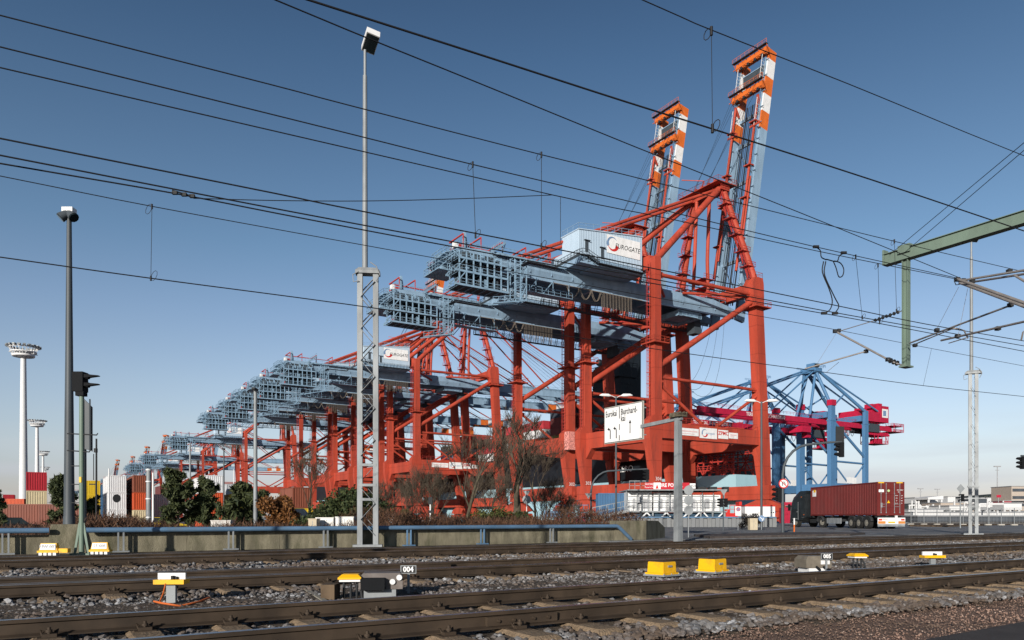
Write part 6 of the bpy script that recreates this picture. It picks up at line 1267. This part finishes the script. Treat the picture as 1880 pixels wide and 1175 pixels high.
def far(lab,px0,px1,yt,yb,d,m_,roof=True,win=0,cat='building',name='warehouse',slope=0):
    s=d/F; T=thing(name,lab,cat,at((px0+px1)/2,d,0)); w_=(px1-px0)*s; h=zy(yt,d); b=max(0,zy(yb,d)) if yb<949 else 0
    m=MB(); m.loft([[(-w_/2,0,b),(w_/2,0,b),(w_/2,14,b),(-w_/2,14,b)],[(-w_/2,0,h),(w_/2,0,h+slope*s),(w_/2,14,h+slope*s),(-w_/2,14,h)]]); 
    if b>0: [m.box(x-.3,.3,0,x+.3,1,b) for x in np.linspace(-w_/2+.5,w_/2-.5,max(2,int(w_/5)))]
    m.build('wall',m_,T)
    m=MB(); m.box(-w_/2-.2,-.3,h-.02,w_/2+.2,14.2,h+.25) if not slope else None
    if not slope: m.build('roof',FARG,T)
    if win:
        for r in range(win):
            z0=h-1.0-r*(h-1)/win*.95; m=MB(); m.box(-w_/2+.4,-.08,z0-1.3,w_/2-.4,-.03,z0); m.build('window',FARD,T)
    return T
far('long low white shed directly right of the truck',1668,1732,936,950,200,FARW); far('white hall on stilts with open bays right of the truck',1680,1722,914,924,320,FARW); far('white slanting conveyor roof above the far hall',1704,1732,913,917,310,FARW,slope=3); far('pale flat roofed hall left of the diamond sign',1727,1790,923,928,300,BEIGE); far('white hall left of the lattice mast',1740,1754,912,922,420,FARW); far('white hall behind the diamond sign',1762,1785,915,925,420,FARW); far('long white trailer row behind the diamond sign',1743,1800,929,937,240,FARW,cat='trailer',name='trailer'); far('grey pallet store right of the lattice mast',1797,1812,916,938,300,FARD); far('pale hall right of the lattice mast',1800,1836,914,925,460,FARW); far('white trailer right of the lattice mast',1815,1841,926,934,230,FARW,cat='trailer',name='trailer'); far('white trailer near the right edge below the office block',1843,1876,924,936,220,FARW,cat='trailer',name='trailer'); far('long white low wall of trailers behind the fence',1672,1900,941,949.5,190,FARW,cat='trailer',name='trailer'); far('red roofed strip below the office block',1842,1900,920,923,330,mat('far_red',(.35,.03,.05),.6))
far('beige office block with ribbon windows at the right edge',1857,1930,893,950,330,BEIGE,win=4,name='office_block'); far('dark low building behind the fence',1685,1900,948,950,150,FARD,name='shed')
rn=random.Random(77)
m=MB(); d=240
for k in range(46):
    px=rn.uniform(1668,1860); d=rn.uniform(180,330); p=V(at(px,d,0)); h=zy(rn.uniform(918,938),d); m.beam(p,p+V((0,0,h)),rn.uniform(.25,.5))
    if rn.random()<.5: m.beam(p+V((0,0,h)),p+V((rn.uniform(-8,8),0,h)),.4)
o=m.build('pipe_rack',FARW); tag(o,'tangle of pale posts and pipes before the far halls at right','pipe rack')
for px,yt,d,l in((1831,856,430,'far slim light mast with crossbar left of the office block'),(1690,897,520,'far slim light mast with crossbar right of the truck'),(1721,898,560,'far slim light mast with crossbar above the white slanting roof')):
    T=thing('light_mast',l,'light mast',at(px,d,0)); h=zy(yt,d); m=MB(); m.tube((0,0,0),(0,0,h),.35,.2,n=8); m.build('pole',FARG,T); m=MB(); m.box(-1.9,-.4,h-.4,1.9,.4,h+.2); m.box(-1,-.2,h-2.4,1,.2,h-2.1); m.build('crossbar',FARG,T)
T=thing('round_sign','round red sign on the far slim mast','road sign',at(1833,300,0)); m=MB(); z=zy(911,300); m.tube((0,0,0),(0,0,z),.15); m.build('post',FARG,T); m=MB(); m.box(-.9,-.3,z-.5,.9,-.2,z+.5); m.build('panel',mat('far_sign_red',(.4,.02,.05),.5),T)
# wooded rise and skyline far behind
HILL=mat('far_wood',(.035,.045,.045),.95,var=.4,scale=.05)
n=160; v=[];f=[]
for k in range(n): 
    t=k/(n-1); px=1400+900*t; d=900; h=14+16*max(0,math.sin((t-.42)*7.5))*(0.38<t<.85)+2.2*NR.rand()+6*t; p=at(px,d,0); v+=[(p[0],d,-1),(p[0],d+20,h),(p[0],d+200,h*.9)]
for k in range(n-1): f+=[(3*k,3*k+3,3*k+4,3*k+1),(3*k+1,3*k+4,3*k+5,3*k+2)]
o=np_mesh('hills',v,f,HILL,4); struct(o); o['label']='low wooded rise on the horizon at right'
cl=[]
for k in range(120):
    t=random.random(); px=1680+260*t; d=880; h=12+10*max(0,math.sin((t-.25)*5)); p=at(px,d,0); cl.append((p[0],d+random.uniform(-5,15),h,6,6,4.5))
o=crown(None,cl,5000,1.8,leafmat('far_leaves',(.03,.04,.035),(.07,.075,.06)),1.0,'far_wood'); o['kind']='stuff'; o['label']='bare far woodland on the rise at right'
